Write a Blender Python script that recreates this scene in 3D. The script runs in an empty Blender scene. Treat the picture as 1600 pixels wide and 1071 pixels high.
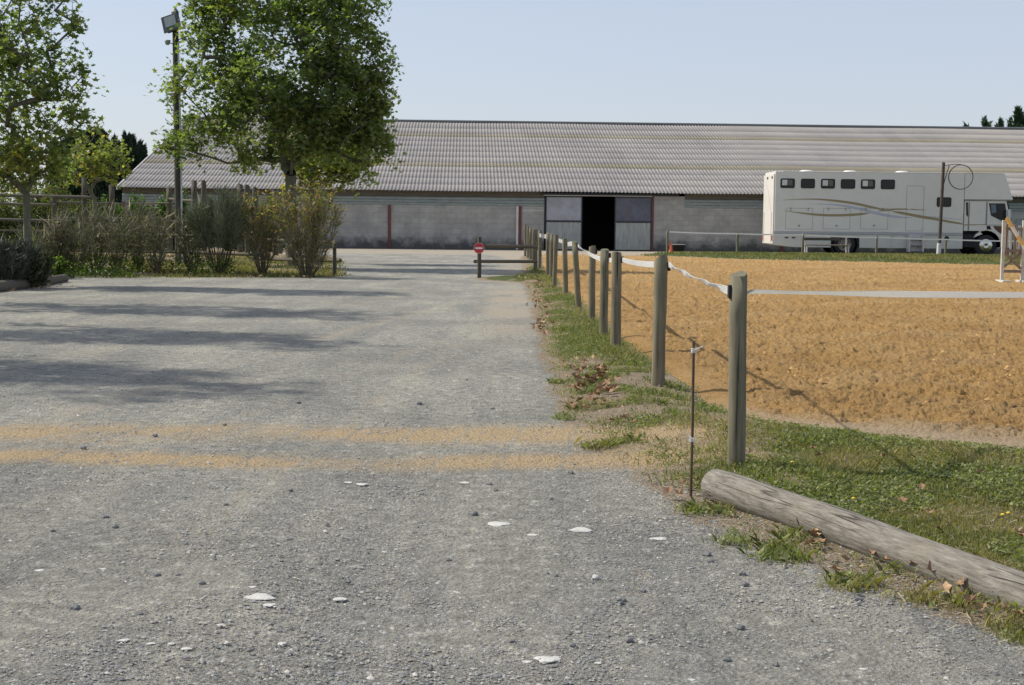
import bpy, math, random
import numpy as np
from mathutils import Vector, Matrix
R = math.radians
scene = bpy.context.scene
col = scene.collection

# ---------------------------------------------------------------- camera
F_PX, CX, CY, HCAM = 2150.0, 800.0, 535.5, 1.2
PITCH, ROLL = math.atan((535.5 - 352.0) / 2150.0), 0.010
fw = Vector((0, math.cos(PITCH), -math.sin(PITCH)))
up0 = Vector((0, math.sin(PITCH), math.cos(PITCH)))
rt0 = Vector((1, 0, 0))
rt = rt0 * math.cos(ROLL) + up0 * math.sin(ROLL)
up = up0 * math.cos(ROLL) - rt0 * math.sin(ROLL)
cd = bpy.data.cameras.new('camera')
cam = bpy.data.objects.new('camera', cd)
col.objects.link(cam)
M = Matrix((rt, up, -fw)).transposed().to_4x4()
M.translation = (0, 0, HCAM)
cam.matrix_world = M
cd.sensor_width = 36
cd.lens = F_PX / 1600 * 36
cd.clip_start = 0.05
cd.clip_end = 3000
scene.camera = cam

# ---------------------------------------------------------------- light
SUN_EL, SUN_AZ = R(43), R(17)            # from the left, a little behind the barn
sdir = Vector((-math.cos(SUN_EL) * math.cos(SUN_AZ), math.cos(SUN_EL) * math.sin(SUN_AZ), math.sin(SUN_EL)))
world = bpy.data.worlds.new("World")
scene.world = world
world.use_nodes = True
nt = world.node_tree
bg = nt.nodes['Background']
sky = nt.nodes.new('ShaderNodeTexSky')
sky.sky_type = 'NISHITA'
sky.sun_disc = False
sky.sun_elevation = SUN_EL
sky.sun_rotation = math.atan2(sdir.x, sdir.y)
sky.altitude = 0
sky.air_density = 1.15
sky.dust_density = 0.8
sky.ozone_density = 3.0
hz_mix = nt.nodes.new('ShaderNodeMix'); hz_mix.data_type = 'RGBA'
hz_mix.inputs[0].default_value = 0.74               # thin high haze whitening the sky
hz_mix.inputs[7].default_value = (2.85, 3.0, 3.55, 1)
nt.links.new(sky.outputs[0], hz_mix.inputs[6])
nt.links.new(hz_mix.outputs[2], bg.inputs[0])
bg.inputs[1].default_value = 0.15
ld = bpy.data.lights.new('sun', 'SUN')
ld.energy = 3.7
ld.angle = R(0.9)
ld.color = (1.0, 0.92, 0.79)
sun = bpy.data.objects.new('sun', ld)
col.objects.link(sun)
sun.rotation_euler = sdir.to_track_quat('Z', 'Y').to_euler()
sun.location = (-30, 20, 40)
scene.view_settings.view_transform = 'Standard'
scene.view_settings.look = 'None'
scene.view_settings.exposure = 0.35
scene.view_settings.gamma = 1.0
scene.cycles.max_bounces = 6
scene.cycles.diffuse_bounces = 3
scene.cycles.transmission_bounces = 4
scene.cycles.transparent_max_bounces = 6

# ---------------------------------------------------------------- helpers
def ray(px, py):
    return fw + rt * ((px - CX) / F_PX) + up * ((CY - py) / F_PX)
def G(px, py, z=0.0):                      # where the ground is seen at a pixel
    d = ray(px, py); t = (z - HCAM) / d.z
    return d.x * t, d.y * t
def P(px, py, Y):                          # x, z of a point seen at a pixel in the plane y = Y
    d = ray(px, py); t = Y / d.y
    return d.x * t, HCAM + d.z * t

def tag(o, label=None, cat=None, group=None, kind=None):
    if label: o['label'] = label
    if cat: o['category'] = cat
    if group: o['group'] = group
    if kind: o['kind'] = kind
    return o
def empty(name, loc, label=None, cat=None, group=None, rz=0.0):
    o = bpy.data.objects.new(name, None)
    o.empty_display_size = 0.2
    col.objects.link(o)
    o.location = loc
    o.rotation_euler.z = rz
    return tag(o, label, cat, group)

def link_mesh(name, me, mat, parent=None, loc=None):
    if mat is not None:
        for m in (mat if isinstance(mat, (list, tuple)) else [mat]):
            me.materials.append(m)
    o = bpy.data.objects.new(name, me)
    col.objects.link(o)
    if parent: o.parent = parent
    if loc: o.location = loc
    return o

def np_mesh(name, V, Fs, mat, parent=None, colors=None, smooth=False, loc=None, attrs=None):
    """V (n,3); Fs (m,k) polygons all with k corners; colors (n,3)"""
    V = np.asarray(V, np.float32); Fs = np.asarray(Fs, np.int32)
    m, k = Fs.shape
    me = bpy.data.meshes.new(name)
    me.vertices.add(len(V)); me.loops.add(m * k); me.polygons.add(m)
    me.vertices.foreach_set('co', V.ravel())
    me.loops.foreach_set('vertex_index', Fs.ravel())
    me.polygons.foreach_set('loop_start', np.arange(0, m * k, k, dtype=np.int32))
    me.polygons.foreach_set('loop_total', np.full(m, k, np.int32))
    if smooth: me.polygons.foreach_set('use_smooth', np.ones(m, bool))
    me.update(calc_edges=True)
    if colors is not None:
        a = me.attributes.new('tint', 'FLOAT_COLOR', 'POINT')
        c = np.ones((len(V), 4), np.float32); c[:, :3] = colors
        a.data.foreach_set('color', c.ravel())
    for nm, arr in (attrs or {}).items():
        a = me.attributes.new(nm, 'FLOAT', 'POINT')
        a.data.foreach_set('value', np.asarray(arr, np.float32).ravel())
    return link_mesh(name, me, mat, parent, loc)

class MB:
    def __init__(s): s.v = []; s.f = []; s.sm = []
    def add(s, vs, fs, smooth=False):
        b = len(s.v); s.v += [tuple(p) for p in vs]
        for f in fs: s.f.append([b + i for i in f]); s.sm.append(smooth)
        return s
    def box(s, x0, x1, y0, y1, z0, z1, bev=0.0, rot=None):
        if bev <= 0:
            vs = [(x, y, z) for x in (x0, x1) for y in (y0, y1) for z in (z0, z1)]
            fs = [(0, 1, 3, 2), (4, 6, 7, 5), (0, 4, 5, 1), (2, 3, 7, 6), (0, 2, 6, 4), (1, 5, 7, 3)]
        else:
            import bmesh
            bm = bmesh.new(); bmesh.ops.create_cube(bm, size=1)
            for v in bm.verts:
                v.co = Vector(((x0 + x1) / 2 + v.co.x * (x1 - x0), (y0 + y1) / 2 + v.co.y * (y1 - y0), (z0 + z1) / 2 + v.co.z * (z1 - z0)))
            bmesh.ops.bevel(bm, geom=bm.edges[:], offset=bev, segments=2, affect='EDGES', profile=0.5)
            bm.verts.index_update()
            vs = [v.co.copy() for v in bm.verts]; fs = [[v.index for v in f.verts] for f in bm.faces]
            bm.free()
        if rot is not None: vs = [rot @ Vector(v) for v in vs]
        return s.add(vs, fs)
    def tube(s, pts, rad, n=8, caps=True, smooth=True, flat=1.0):
        pts = [Vector(p) for p in pts]
        if not isinstance(rad, (list, tuple, np.ndarray)): rad = [rad] * len(pts)
        vs = []; fs = []; prev = None
        for i, p in enumerate(pts):
            d = (pts[min(i + 1, len(pts) - 1)] - pts[max(i - 1, 0)]).normalized()
            if prev is None:
                a = Vector((0, 0, 1)) if abs(d.z) < 0.9 else Vector((1, 0, 0))
                u = d.cross(a).normalized()
            else:
                u = (prev - d * prev.dot(d)).normalized()
            prev = u; w = d.cross(u)
            for k in range(n):
                t = 2 * math.pi * k / n
                vs.append(p + u * math.cos(t) * rad[i] + w * math.sin(t) * rad[i] * flat)
        for i in range(len(pts) - 1):
            for k in range(n):
                a = i * n + k; b = i * n + (k + 1) % n
                fs.append((a, b, b + n, a + n))
        s.add(vs, fs, smooth)
        if caps:
            s.add(vs[:n], [tuple(range(n))[::-1]]); s.add(vs[-n:], [tuple(range(n))])
        return s
    def prism(s, poly, axis, a0, a1):
        """polygon in the plane across axis ('y': (x,z) points)"""
        def mk(p, a):
            return {'y': (p[0], a, p[1]), 'x': (a, p[0], p[1]), 'z': (p[0], p[1], a)}[axis]
        n = len(poly); vs = [mk(p, a0) for p in poly] + [mk(p, a1) for p in poly]
        fs = [tuple(range(n)), tuple(range(2 * n - 1, n - 1, -1))] + [(i, i + n, (i + 1) % n + n, (i + 1) % n) for i in range(n)]
        return s.add(vs, fs)
    def lathe(s, prof, c=(0, 0, 0), axis='z', n=24, smooth=True):
        vs = []; fs = []
        for (r, h) in prof:
            for k in range(n):
                t = 2 * math.pi * k / n; a, b = r * math.cos(t), r * math.sin(t)
                q = {'z': (a, b, h), 'y': (a, h, b), 'x': (h, a, b)}[axis]
                vs.append((c[0] + q[0], c[1] + q[1], c[2] + q[2]))
        for i in range(len(prof) - 1):
            for k in range(n):
                a = i * n + k; b = i * n + (k + 1) % n
                fs.append((a, b, b + n, a + n))
        return s.add(vs, fs, smooth)
    def build(s, name, mat, parent=None, loc=None):
        me = bpy.data.meshes.new(name)
        me.from_pydata(s.v, [], s.f)
        me.polygons.foreach_set('use_smooth', s.sm)
        me.update()
        import bmesh
        bm = bmesh.new(); bm.from_mesh(me); bmesh.ops.recalc_face_normals(bm, faces=bm.faces[:]); bm.to_mesh(me); bm.free()
        return link_mesh(name, me, mat, parent, loc)

# ---- numpy value noise
def _h(ix, iy, seed):
    with np.errstate(over='ignore'):
        n = (ix.astype(np.int64) * 374761393 + iy.astype(np.int64) * 668265263 + seed * 1442695041).astype(np.uint32)
        n = (n ^ (n >> np.uint32(13))) * np.uint32(1274126177)
        n = n ^ (n >> np.uint32(16))
    return n.astype(np.float64) / 4294967295.0
def vn(x, y, sc, seed=0):
    x = np.asarray(x, float) * sc; y = np.asarray(y, float) * sc
    ix = np.floor(x); iy = np.floor(y); fx = x - ix; fy = y - iy
    fx = fx * fx * (3 - 2 * fx); fy = fy * fy * (3 - 2 * fy)
    a = _h(ix, iy, seed); b = _h(ix + 1, iy, seed); c = _h(ix, iy + 1, seed); d = _h(ix + 1, iy + 1, seed)
    return (a * (1 - fx) + b * fx) * (1 - fy) + (c * (1 - fx) + d * fx) * fy
def fbm(x, y, sc, o=4, seed=0, g=0.5):
    s = 0; a = 1; t = 0
    for i in range(o):
        s = s + a * vn(x, y, sc * 2 ** i, seed + i * 17); t += a; a *= g
    return s / t
def sstep(a, b, x):
    t = np.clip((np.asarray(x, float) - a) / (b - a), 0, 1); return t * t * (3 - 2 * t)

# ---------------------------------------------------------------- materials
def mat_new(name):
    m = bpy.data.materials.new(name); m.use_nodes = True
    n = m.node_tree; b = n.nodes['Principled BSDF']
    return m, n, b
def lk(n, a, b): n.links.new(a, b)
def noise(n, sc, det=4, rough=0.6, coord=None, dist=0.0):
    t = n.nodes.new('ShaderNodeTexNoise'); t.inputs['Scale'].default_value = sc
    t.inputs['Detail'].default_value = det; t.inputs['Roughness'].default_value = rough
    t.inputs['Distortion'].default_value = dist
    if coord is not None: lk(n, coord, t.inputs['Vector'])
    return t.outputs['Fac']
def ramp(n, fac, stops):
    r = n.nodes.new('ShaderNodeValToRGB'); e = r.color_ramp.elements
    while len(e) < len(stops): e.new(0.5)
    for i, (p, c) in enumerate(stops):
        e[i].position = p
        e[i].color = (*c, 1) if hasattr(c, '__len__') else (c, c, c, 1)
    lk(n, fac, r.inputs[0]); return r.outputs[0]
def mix(n, fac, a, b, mode='MIX'):
    x = n.nodes.new('ShaderNodeMix'); x.data_type = 'RGBA'; x.blend_type = mode
    for s, v in ((x.inputs[0], fac), (x.inputs[6], a), (x.inputs[7], b)):
        if hasattr(v, 'is_output') or isinstance(v, bpy.types.NodeSocket): lk(n, v, s)
        elif hasattr(v, '__len__'): s.default_value = (*v, 1)
        else: s.default_value = v
    return x.outputs[2]
def math_(n, op, a, b=None, clamp=False):
    x = n.nodes.new('ShaderNodeMath'); x.operation = op; x.use_clamp = clamp
    for i, v in enumerate((a, b)):
        if v is None: continue
        if isinstance(v, bpy.types.NodeSocket): lk(n, v, x.inputs[i])
        else: x.inputs[i].default_value = v
    return x.outputs[0]
def bump(n, b, h, st=0.5, d=0.01):
    x = n.nodes.new('ShaderNodeBump'); x.inputs['Strength'].default_value = st; x.inputs['Distance'].default_value = d
    lk(n, h, x.inputs['Height']); lk(n, x.outputs[0], b.inputs['Normal'])
def objco(n, scale=(1, 1, 1)):
    t = n.nodes.new('ShaderNodeTexCoord'); m = n.nodes.new('ShaderNodeMapping')
    m.inputs['Scale'].default_value = scale
    lk(n, t.outputs['Object'], m.inputs[0]); return m.outputs[0]
def attr(n, name):
    a = n.nodes.new('ShaderNodeAttribute'); a.attribute_name = name; return a

def simple(name, c, rough=0.7, metal=0.0, var=0.15, sc=3.0, bmp=0.0, scale=(1, 1, 1), dirt=None, dsc=1.5, damt=0.5):
    m, n, b = mat_new(name)
    co = objco(n, scale)
    f = noise(n, sc, 6, 0.65, co)
    lo = tuple(x * (1 - var) for x in c); hi = tuple(min(1, x * (1 + var)) for x in c)
    cc = ramp(n, f, [(0.3, lo), (0.7, hi)])
    if dirt:
        d = noise(n, dsc, 8, 0.7, co, 0.4)
        k = ramp(n, d, [(0.5, 0.0), (0.72, damt)])
        cc = mix(n, k, cc, dirt)
    lk(n, cc, b.inputs['Base Color'])
    b.inputs['Roughness'].default_value = rough; b.inputs['Metallic'].default_value = metal
    if bmp: bump(n, b, noise(n, sc * 6, 4, 0.7, co), bmp, 0.01)
    return m

def wood(name, c1, c2, streak=(60, 60, 4), green=None):
    m, n, b = mat_new(name)
    co = objco(n, streak)
    f = noise(n, 1.0, 6, 0.7, co, 0.3)
    cc = ramp(n, f, [(0.3, c1), (0.62, c2)])
    big = noise(n, 2.2, 4, 0.6, objco(n, (1, 1, 1)))
    if green: cc = mix(n, ramp(n, big, [(0.4, 0.0), (0.65, 0.7)]), cc, green)
    crk = ramp(n, noise(n, 1.6, 3, 0.5, objco(n, (streak[0] * .7, streak[1] * .7, streak[2] * .3)), 0.2), [(0.30, 1.0), (0.36, 0.0)])
    cc = mix(n, crk, cc, tuple(x * 0.3 for x in c1))
    lk(n, cc, b.inputs['Base Color']); b.inputs['Roughness'].default_value = 0.9
    bump(n, b, f, 0.6, 0.004)
    return m

def leafmat(name, tr=0.4, rough=0.5):
    m, n, b = mat_new(name)
    a = attr(n, 'tint')
    lk(n, a.outputs['Color'], b.inputs['Base Color'])
    b.inputs['Roughness'].default_value = rough
    b.inputs['Specular IOR Level'].default_value = 0.35
    t = n.nodes.new('ShaderNodeBsdfTranslucent')
    tc = mix(n, 1.0, a.outputs['Color'], (1.35, 1.5, 0.5), 'MULTIPLY')
    lk(n, tc, t.inputs[0])
    ms = n.nodes.new('ShaderNodeMixShader'); ms.inputs[0].default_value = tr
    lk(n, b.outputs[0], ms.inputs[1]); lk(n, t.outputs[0], ms.inputs[2])
    lk(n, ms.outputs[0], n.nodes['Material Output'].inputs[0])
    return m

def ground_mat():
    m, n, b = mat_new('gravel_and_soil')
    co = objco(n)
    # gravel
    fine = noise(n, 95, 5, 0.75, co)
    mid = noise(n, 22, 5, 0.7, co)
    big = noise(n, 0.55, 6, 0.62, co)
    streak = noise(n, 1.0, 5, 0.6, objco(n, (2.2, 0.35, 1)), 0.5)
    g1 = ramp(n, fine, [(0.25, (0.075, 0.08, 0.08)), (0.45, (0.215, 0.22, 0.215)), (0.62, (0.33, 0.33, 0.315)), (0.8, (0.5, 0.49, 0.46))])
    vo = n.nodes.new('ShaderNodeTexVoronoi'); vo.inputs['Scale'].default_value = 55; lk(n, co, vo.inputs['Vector'])
    vc = n.nodes.new('ShaderNodeSeparateColor'); lk(n, vo.outputs['Color'], vc.inputs[0])
    peb = ramp(n, vc.outputs[0], [(0.0, (0.13, 0.14, 0.145)), (0.5, (0.26, 0.265, 0.26)), (1.0, (0.40, 0.395, 0.37))])
    g1 = mix(n, 0.35, g1, peb)
    dust = ramp(n, streak, [(0.38, 0.0), (0.62, 0.72)])
    g1 = mix(n, dust, g1, (0.385, 0.375, 0.335))
    g1 = mix(n, ramp(n, big, [(0.40, 0.0), (0.62, 0.7)]), g1, (0.19, 0.195, 0.19))
    g1 = mix(n, ramp(n, mid, [(0.5, 0.0), (0.75, 0.35)]), g1, (0.16, 0.165, 0.17))
    # soil, sand, grass, driven by the place they are in
    edge = math_(n, 'MULTIPLY', math_(n, 'SUBTRACT', noise(n, 14, 6, 0.75, co), 0.5), 1.3)
    def mk(nm, lo=0.35, hi=0.65):
        v = math_(n, 'ADD', attr(n, nm).outputs['Fac'], edge)
        return ramp(n, v, [(lo, 0.0), (hi, 1.0)])
    dirt = ramp(n, noise(n, 40, 5, 0.7, co), [(0.3, (0.20, 0.155, 0.105)), (0.7, (0.40, 0.325, 0.225))])
    pale = ramp(n, noise(n, 60, 5, 0.7, co), [(0.3, (0.33, 0.29, 0.225)), (0.7, (0.50, 0.44, 0.35))])
    sandc = ramp(n, noise(n, 50, 5, 0.7, co), [(0.3, (0.38, 0.275, 0.15)), (0.7, (0.60, 0.45, 0.26))])
    grassc = ramp(n, noise(n, 30, 5, 0.7, co), [(0.3, (0.045, 0.07, 0.018)), (0.55, (0.10, 0.125, 0.035)), (0.75, (0.20, 0.17, 0.08))])
    g1 = mix(n, 1.0, g1, (1.17, 1.15, 1.07), 'MULTIPLY')
    spk = ramp(n, noise(n, 13, 9, 0.82, co), [(0.30, 0.30), (0.44, 0.88), (0.55, 1.12), (0.68, 2.1)])
    g1 = mix(n, 1.0, g1, spk, 'MULTIPLY')
    c = mix(n, mk('pale'), g1, pale)
    c = mix(n, mk('soil'), c, dirt)
    sv = math_(n, 'ADD', attr(n, 'sandy').outputs['Fac'], math_(n, 'MULTIPLY', edge, 0.75))
    c = mix(n, ramp(n, sv, [(0.15, 0.0), (1.0, 0.9)]), c, sandc)
    c = mix(n, mk('grassy'), c, grassc)
    lk(n, c, b.inputs['Base Color'])
    b.inputs['Roughness'].default_value = 0.95; b.inputs['Specular IOR Level'].default_value = 0.2
    hh = math_(n, 'ADD', math_(n, 'MULTIPLY', fine, 0.6), math_(n, 'ADD', mid, math_(n, 'MULTIPLY', vo.outputs['Distance'], 0.5)))
    bump(n, b, hh, 1.0, 0.028)
    return m

def sand_mat():
    m, n, b = mat_new('riding_sand')
    co = objco(n)
    f = noise(n, 26, 6, 0.75, co); s2 = noise(n, 1.2, 5, 0.6, co)
    c = ramp(n, f, [(0.25, (0.22, 0.125, 0.045)), (0.45, (0.48, 0.285, 0.10)), (0.75, (0.62, 0.41, 0.18))])
    c = mix(n, ramp(n, s2, [(0.4, 0.0), (0.65, 0.5)]), c, (0.58, 0.41, 0.21))
    c = mix(n, ramp(n, noise(n, 0.45, 5, 0.6, co), [(0.45, 0.0), (0.65, 0.45)]), c, (0.33, 0.20, 0.085))
    p = attr(n, 'pale')
    c = mix(n, p.outputs['Fac'], c, (0.52, 0.42, 0.29))
    wet = ramp(n, noise(n, 7, 7, 0.78, co), [(0.54, 0.0), (0.70, 0.65)])
    c = mix(n, wet, c, (0.21, 0.12, 0.05))
    lk(n, c, b.inputs['Base Color'])
    b.inputs['Roughness'].default_value = 0.95; b.inputs['Specular IOR Level'].default_value = 0.15
    bump(n, b, math_(n, 'ADD', f, noise(n, 12, 6, 0.8, co)), 1.0, 0.055)
    return m

def block_mat():
    m, n, b = mat_new('concrete_blocks')
    t = n.nodes.new('ShaderNodeTexCoord'); sp = n.nodes.new('ShaderNodeSeparateXYZ'); cb = n.nodes.new('ShaderNodeCombineXYZ')
    lk(n, t.outputs['Object'], sp.inputs[0])
    lk(n, math_(n, 'ADD', sp.outputs[0], sp.outputs[1]), cb.inputs[0]); lk(n, sp.outputs[2], cb.inputs[1])
    br = n.nodes.new('ShaderNodeTexBrick'); lk(n, cb.outputs[0], br.inputs['Vector'])
    br.inputs['Scale'].default_value = 1.0; br.inputs['Brick Width'].default_value = 0.5; br.inputs['Row Height'].default_value = 0.25
    br.inputs['Mortar Size'].default_value = 0.012; br.inputs['Mortar Smooth'].default_value = 0.3
    br.inputs['Color1'].default_value = (0.345, 0.34, 0.32, 1); br.inputs['Color2'].default_value = (0.40, 0.39, 0.36, 1)
    br.inputs['Mortar'].default_value = (0.30, 0.30, 0.285, 1)
    co = t.outputs['Object']
    c = mix(n, 1.0, br.outputs['Color'], ramp(n, noise(n, 1.3, 6, 0.65, co), [(0.3, 0.75), (0.7, 1.15)]), 'MULTIPLY')
    # grime that has crept up from the foot of the wall
    g = math_(n, 'ADD', math_(n, 'MULTIPLY', sp.outputs[2], -1.25), math_(n, 'MULTIPLY', noise(n, 1.6, 6, 0.7, co), 1.9))
    c = mix(n, ramp(n, g, [(0.12, 0.0), (0.75, 0.88)]), c, (0.05, 0.055, 0.055))
    lk(n, c, b.inputs['Base Color']); b.inputs['Roughness'].default_value = 0.95
    bump(n, b, math_(n, 'ADD', br.outputs['Fac'], math_(n, 'MULTIPLY', noise(n, 30, 4, 0.7, co), -0.5)), -0.5, 0.01)
    return m

def roof_mat(name, base, warm=0.0):
    m, n, b = mat_new(name)
    t = n.nodes.new('ShaderNodeTexCoord'); co = t.outputs['Object']
    # each sheet its own shade
    br = n.nodes.new('ShaderNodeTexBrick'); mp = n.nodes.new('ShaderNodeMapping'); lk(n, co, mp.inputs[0])
    lk(n, mp.outputs[0], br.inputs['Vector']); br.inputs['Scale'].default_value = 1; br.offset = 0
    br.inputs['Brick Width'].default_value = 0.885; br.inputs['Row Height'].default_value = 3.1; br.inputs['Mortar Size'].default_value = 0; br.inputs['Mortar Smooth'].default_value = 0; br.inputs['Mortar'].default_value = (*base, 1)
    br.inputs['Color1'].default_value = (*[x * 0.93 for x in base], 1); br.inputs['Color2'].default_value = (*[x * 1.06 for x in base], 1)
    c = mix(n, ramp(n, noise(n, 3, 7, 0.7, co), [(0.45, 0.0), (0.75, 0.5)]), br.outputs['Color'], tuple(x * 0.6 for x in base))
    c = mix(n, ramp(n, noise(n, 9, 5, 0.8, co), [(0.62, 0.0), (0.75, 0.45)]), c, (0.36, 0.33, 0.22))
    c = mix(n, ramp(n, noise(n, 0.25, 4, 0.6, co), [(0.4, 0.0), (0.7, 0.3)]), c, (0.42, 0.39, 0.33))
    lk(n, c, b.inputs['Base Color']); b.inputs['Roughness'].default_value = 0.85
    bump(n, b, noise(n, 40, 4, 0.7, co), 0.3, 0.01)
    return m

MT = {}
MT['ground'] = ground_mat()
MT['sand'] = sand_mat()
MT['block'] = block_mat()
MT['roof'] = roof_mat('fibre_cement_sheet', (0.275, 0.262, 0.252))
MT['skylight'] = roof_mat('weathered_plastic_sheet', (0.22, 0.20, 0.14))
MT['ridge'] = simple('ridge_cap', (0.11, 0.12, 0.125), 0.9)
MT['clad'] = simple('grey_steel_sheet', (0.27, 0.31, 0.30), 0.6, 0.0, 0.18, 2, 0, (1, 1, 3), (0.12, 0.13, 0.12), 2.5, 0.5)
MT['board'] = simple('brown_fascia_board', (0.13, 0.115, 0.09), 0.9, 0, 0.3, 5, 0, (0.3, 1, 6))
MT['redsteel'] = simple('red_primer_steel', (0.15, 0.05, 0.045), 0.7, 0, 0.25, 6)
MT['palepipe'] = simple('pale_downpipe', (0.62, 0.58, 0.56), 0.6)
MT['darksteel'] = simple('dark_steel', (0.03, 0.035, 0.04), 0.6)
MT['doorclad'] = simple('ribbed_door_sheet', (0.34, 0.36, 0.34), 0.6, 0, 0.2, 3, 0, (6, 1, 0.6), (0.12, 0.12, 0.11), 2, 0.6)
MT['dirtyglass'] = simple('dusty_plastic_pane', (0.34, 0.36, 0.40), 0.35, 0, 0.12, 1.5, 0, (1, 1, 1), (0.22, 0.20, 0.19), 1.2, 0.6)
MT['darkglass'] = simple('dark_plastic_pane', (0.09, 0.10, 0.14), 0.25, 0, 0.3, 1.5, 0, (1, 1, 1), (0.14, 0.10, 0.08), 1.6, 0.8)
MT['post'] = wood('weathered_round_post', (0.085, 0.072, 0.048), (0.235, 0.205, 0.14), (38, 38, 2.2), (0.115, 0.125, 0.08))
MT['log'] = wood('weathered_log', (0.20, 0.18, 0.14), (0.42, 0.385, 0.32), (45, 45, 3))
MT['darkwood'] = wood('dark_rail_wood', (0.06, 0.05, 0.035), (0.14, 0.12, 0.085), (4, 40, 40))
MT['darkpost'] = wood('dark_post_wood', (0.035, 0.03, 0.024), (0.10, 0.09, 0.065), (40, 40, 3), (0.075, 0.08, 0.055))
MT['greyrail'] = wood('grey_pen_rail', (0.05, 0.048, 0.037), (0.14, 0.13, 0.10), (3, 40, 40))
m_, n_, b_ = mat_new('white_tape'); b_.inputs['Base Color'].default_value = (.80, .80, .78, 1); b_.inputs['Roughness'].default_value = .6
tr_n = n_.nodes.new('ShaderNodeBsdfTranslucent'); tr_n.inputs[0].default_value = (.82, .82, .8, 1); ms_ = n_.nodes.new('ShaderNodeMixShader'); ms_.inputs[0].default_value = .5
lk(n_, b_.outputs[0], ms_.inputs[1]); lk(n_, tr_n.outputs[0], ms_.inputs[2]); lk(n_, ms_.outputs[0], n_.nodes['Material Output'].inputs[0]); MT['tape'] = m_
MT['rust'] = simple('rusty_iron', (0.10, 0.06, 0.04), 0.8, 0, 0.3, 20)
MT['signred'] = simple('sign_red', (0.50, 0.03, 0.035), 0.45, 0, 0.06, 4)
MT['signwhite'] = simple('sign_white', (0.75, 0.74, 0.72), 0.5, 0, 0.05, 4)
MT['truck'] = simple('cream_truck_panel', (0.69, 0.67, 0.61), 0.35, 0, 0.04, 1.2, 0, (1, 1, 1), (0.50, 0.48, 0.42), 0.9, 0.25)
MT['trucklow'] = simple('cream_truck_skirt', (0.58, 0.57, 0.52), 0.4, 0, 0.05, 1.5, 0, (1, 1, 1), (0.36, 0.34, 0.28), 1.6, 0.4)
MT['seam'] = simple('panel_seam', (0.25, 0.25, 0.24), 0.8)
MT['blackglass'] = simple('tinted_glass', (0.008, 0.009, 0.011), 0.35, 0, 0.1)
MT['blind'] = simple('pale_window_blind', (0.62, 0.62, 0.60), 0.4)
MT['bronze'] = simple('bronze_stripe', (0.30, 0.235, 0.12), 0.4, 0, 0.06)
MT['lilac'] = simple('lilac_stripe', (0.44, 0.45, 0.52), 0.4, 0, 0.04)
MT['rubber'] = simple('tyre_rubber', (0.02, 0.02, 0.021), 0.85, 0, 0.2, 8)
MT['chrome'] = simple('wheel_chrome', (0.62, 0.60, 0.56), 0.18, 1.0, 0.1)
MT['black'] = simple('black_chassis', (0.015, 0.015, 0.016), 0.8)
MT['orange'] = simple('orange_plastic', (0.62, 0.14, 0.06), 0.5, 0, 0.08)
MT['amber'] = simple('amber_lens', (0.10, 0.035, 0.02), 0.3)
MT['redlens'] = simple('red_lens', (0.45, 0.04, 0.03), 0.3)
MT['bark'] = wood('tree_bark', (0.06, 0.055, 0.04), (0.17, 0.16, 0.12), (14, 14, 5), (0.11, 0.12, 0.075))
MT['leaf'] = leafmat('tree_leaf', 0.6, 0.45)
MT['blade'] = leafmat('grass_blade', 0.35, 0.6)
MT['dry'] = leafmat('dry_leaf', 0.12, 0.8)
MT['needle'] = leafmat('conifer_needle', 0.12, 0.7)
MT['twig'] = leafmat('twig', 0.0, 0.9)
MT['stone'] = simple('white_stone', (0.52, 0.515, 0.48), 0.9, 0, 0.15, 14, 0.4)
MT['slate'] = simple('dark_slate_stone', (0.16, 0.165, 0.165), 0.85, 0, 0.25, 14, 0.4)
MT['gravelbits'] = leafmat('loose_gravel', 0.0, 0.9)
MT['yellow'] = simple('yellow_paint', (0.72, 0.43, 0.09), 0.45, 0, 0.08, 6, 0, (1, 1, 1), (0.45, 0.33, 0.15), 9, 0.4)
MT['polewhite'] = simple('pole_white_paint', (0.72, 0.68, 0.60), 0.5, 0, 0.08, 6, 0, (1, 1, 1), (0.4, 0.36, 0.3), 9, 0.5)
MT['peeled'] = simple('peeling_white_paint', (0.55, 0.53, 0.48), 0.8, 0, 0.1, 6, 0, (3, 3, 2), (0.24, 0.19, 0.145), 3.0, 0.9)
MT['barewood'] = simple('bare_jump_wood', (0.22, 0.17, 0.13), 0.9, 0, 0.25, 8, 0.2, (3, 3, 2), (0.42, 0.40, 0.36), 3.0, 0.6)
MT['lampgrey'] = simple('lamp_housing', (0.05, 0.06, 0.065), 0.5)
MT['lampglass'] = simple('lamp_glass', (0.26, 0.31, 0.31), 0.25)
MT['pole'] = wood('lamp_pole_wood', (0.03, 0.03, 0.024), (0.085, 0.085, 0.065), (30, 30, 1.5))
MT['conduit'] = simple('white_conduit', (0.62, 0.64, 0.68), 0.5)
MT['paintwhite'] = simple('white_base_paint', (0.6, 0.6, 0.58), 0.7, 0, 0.1)
MT['brownpole'] = simple('brown_pole', (0.075, 0.055, 0.045), 0.8, 0, 0.3, 6)
MT['ringred'] = simple('rusty_red_ring', (0.10, 0.045, 0.045), 0.8)

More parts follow.
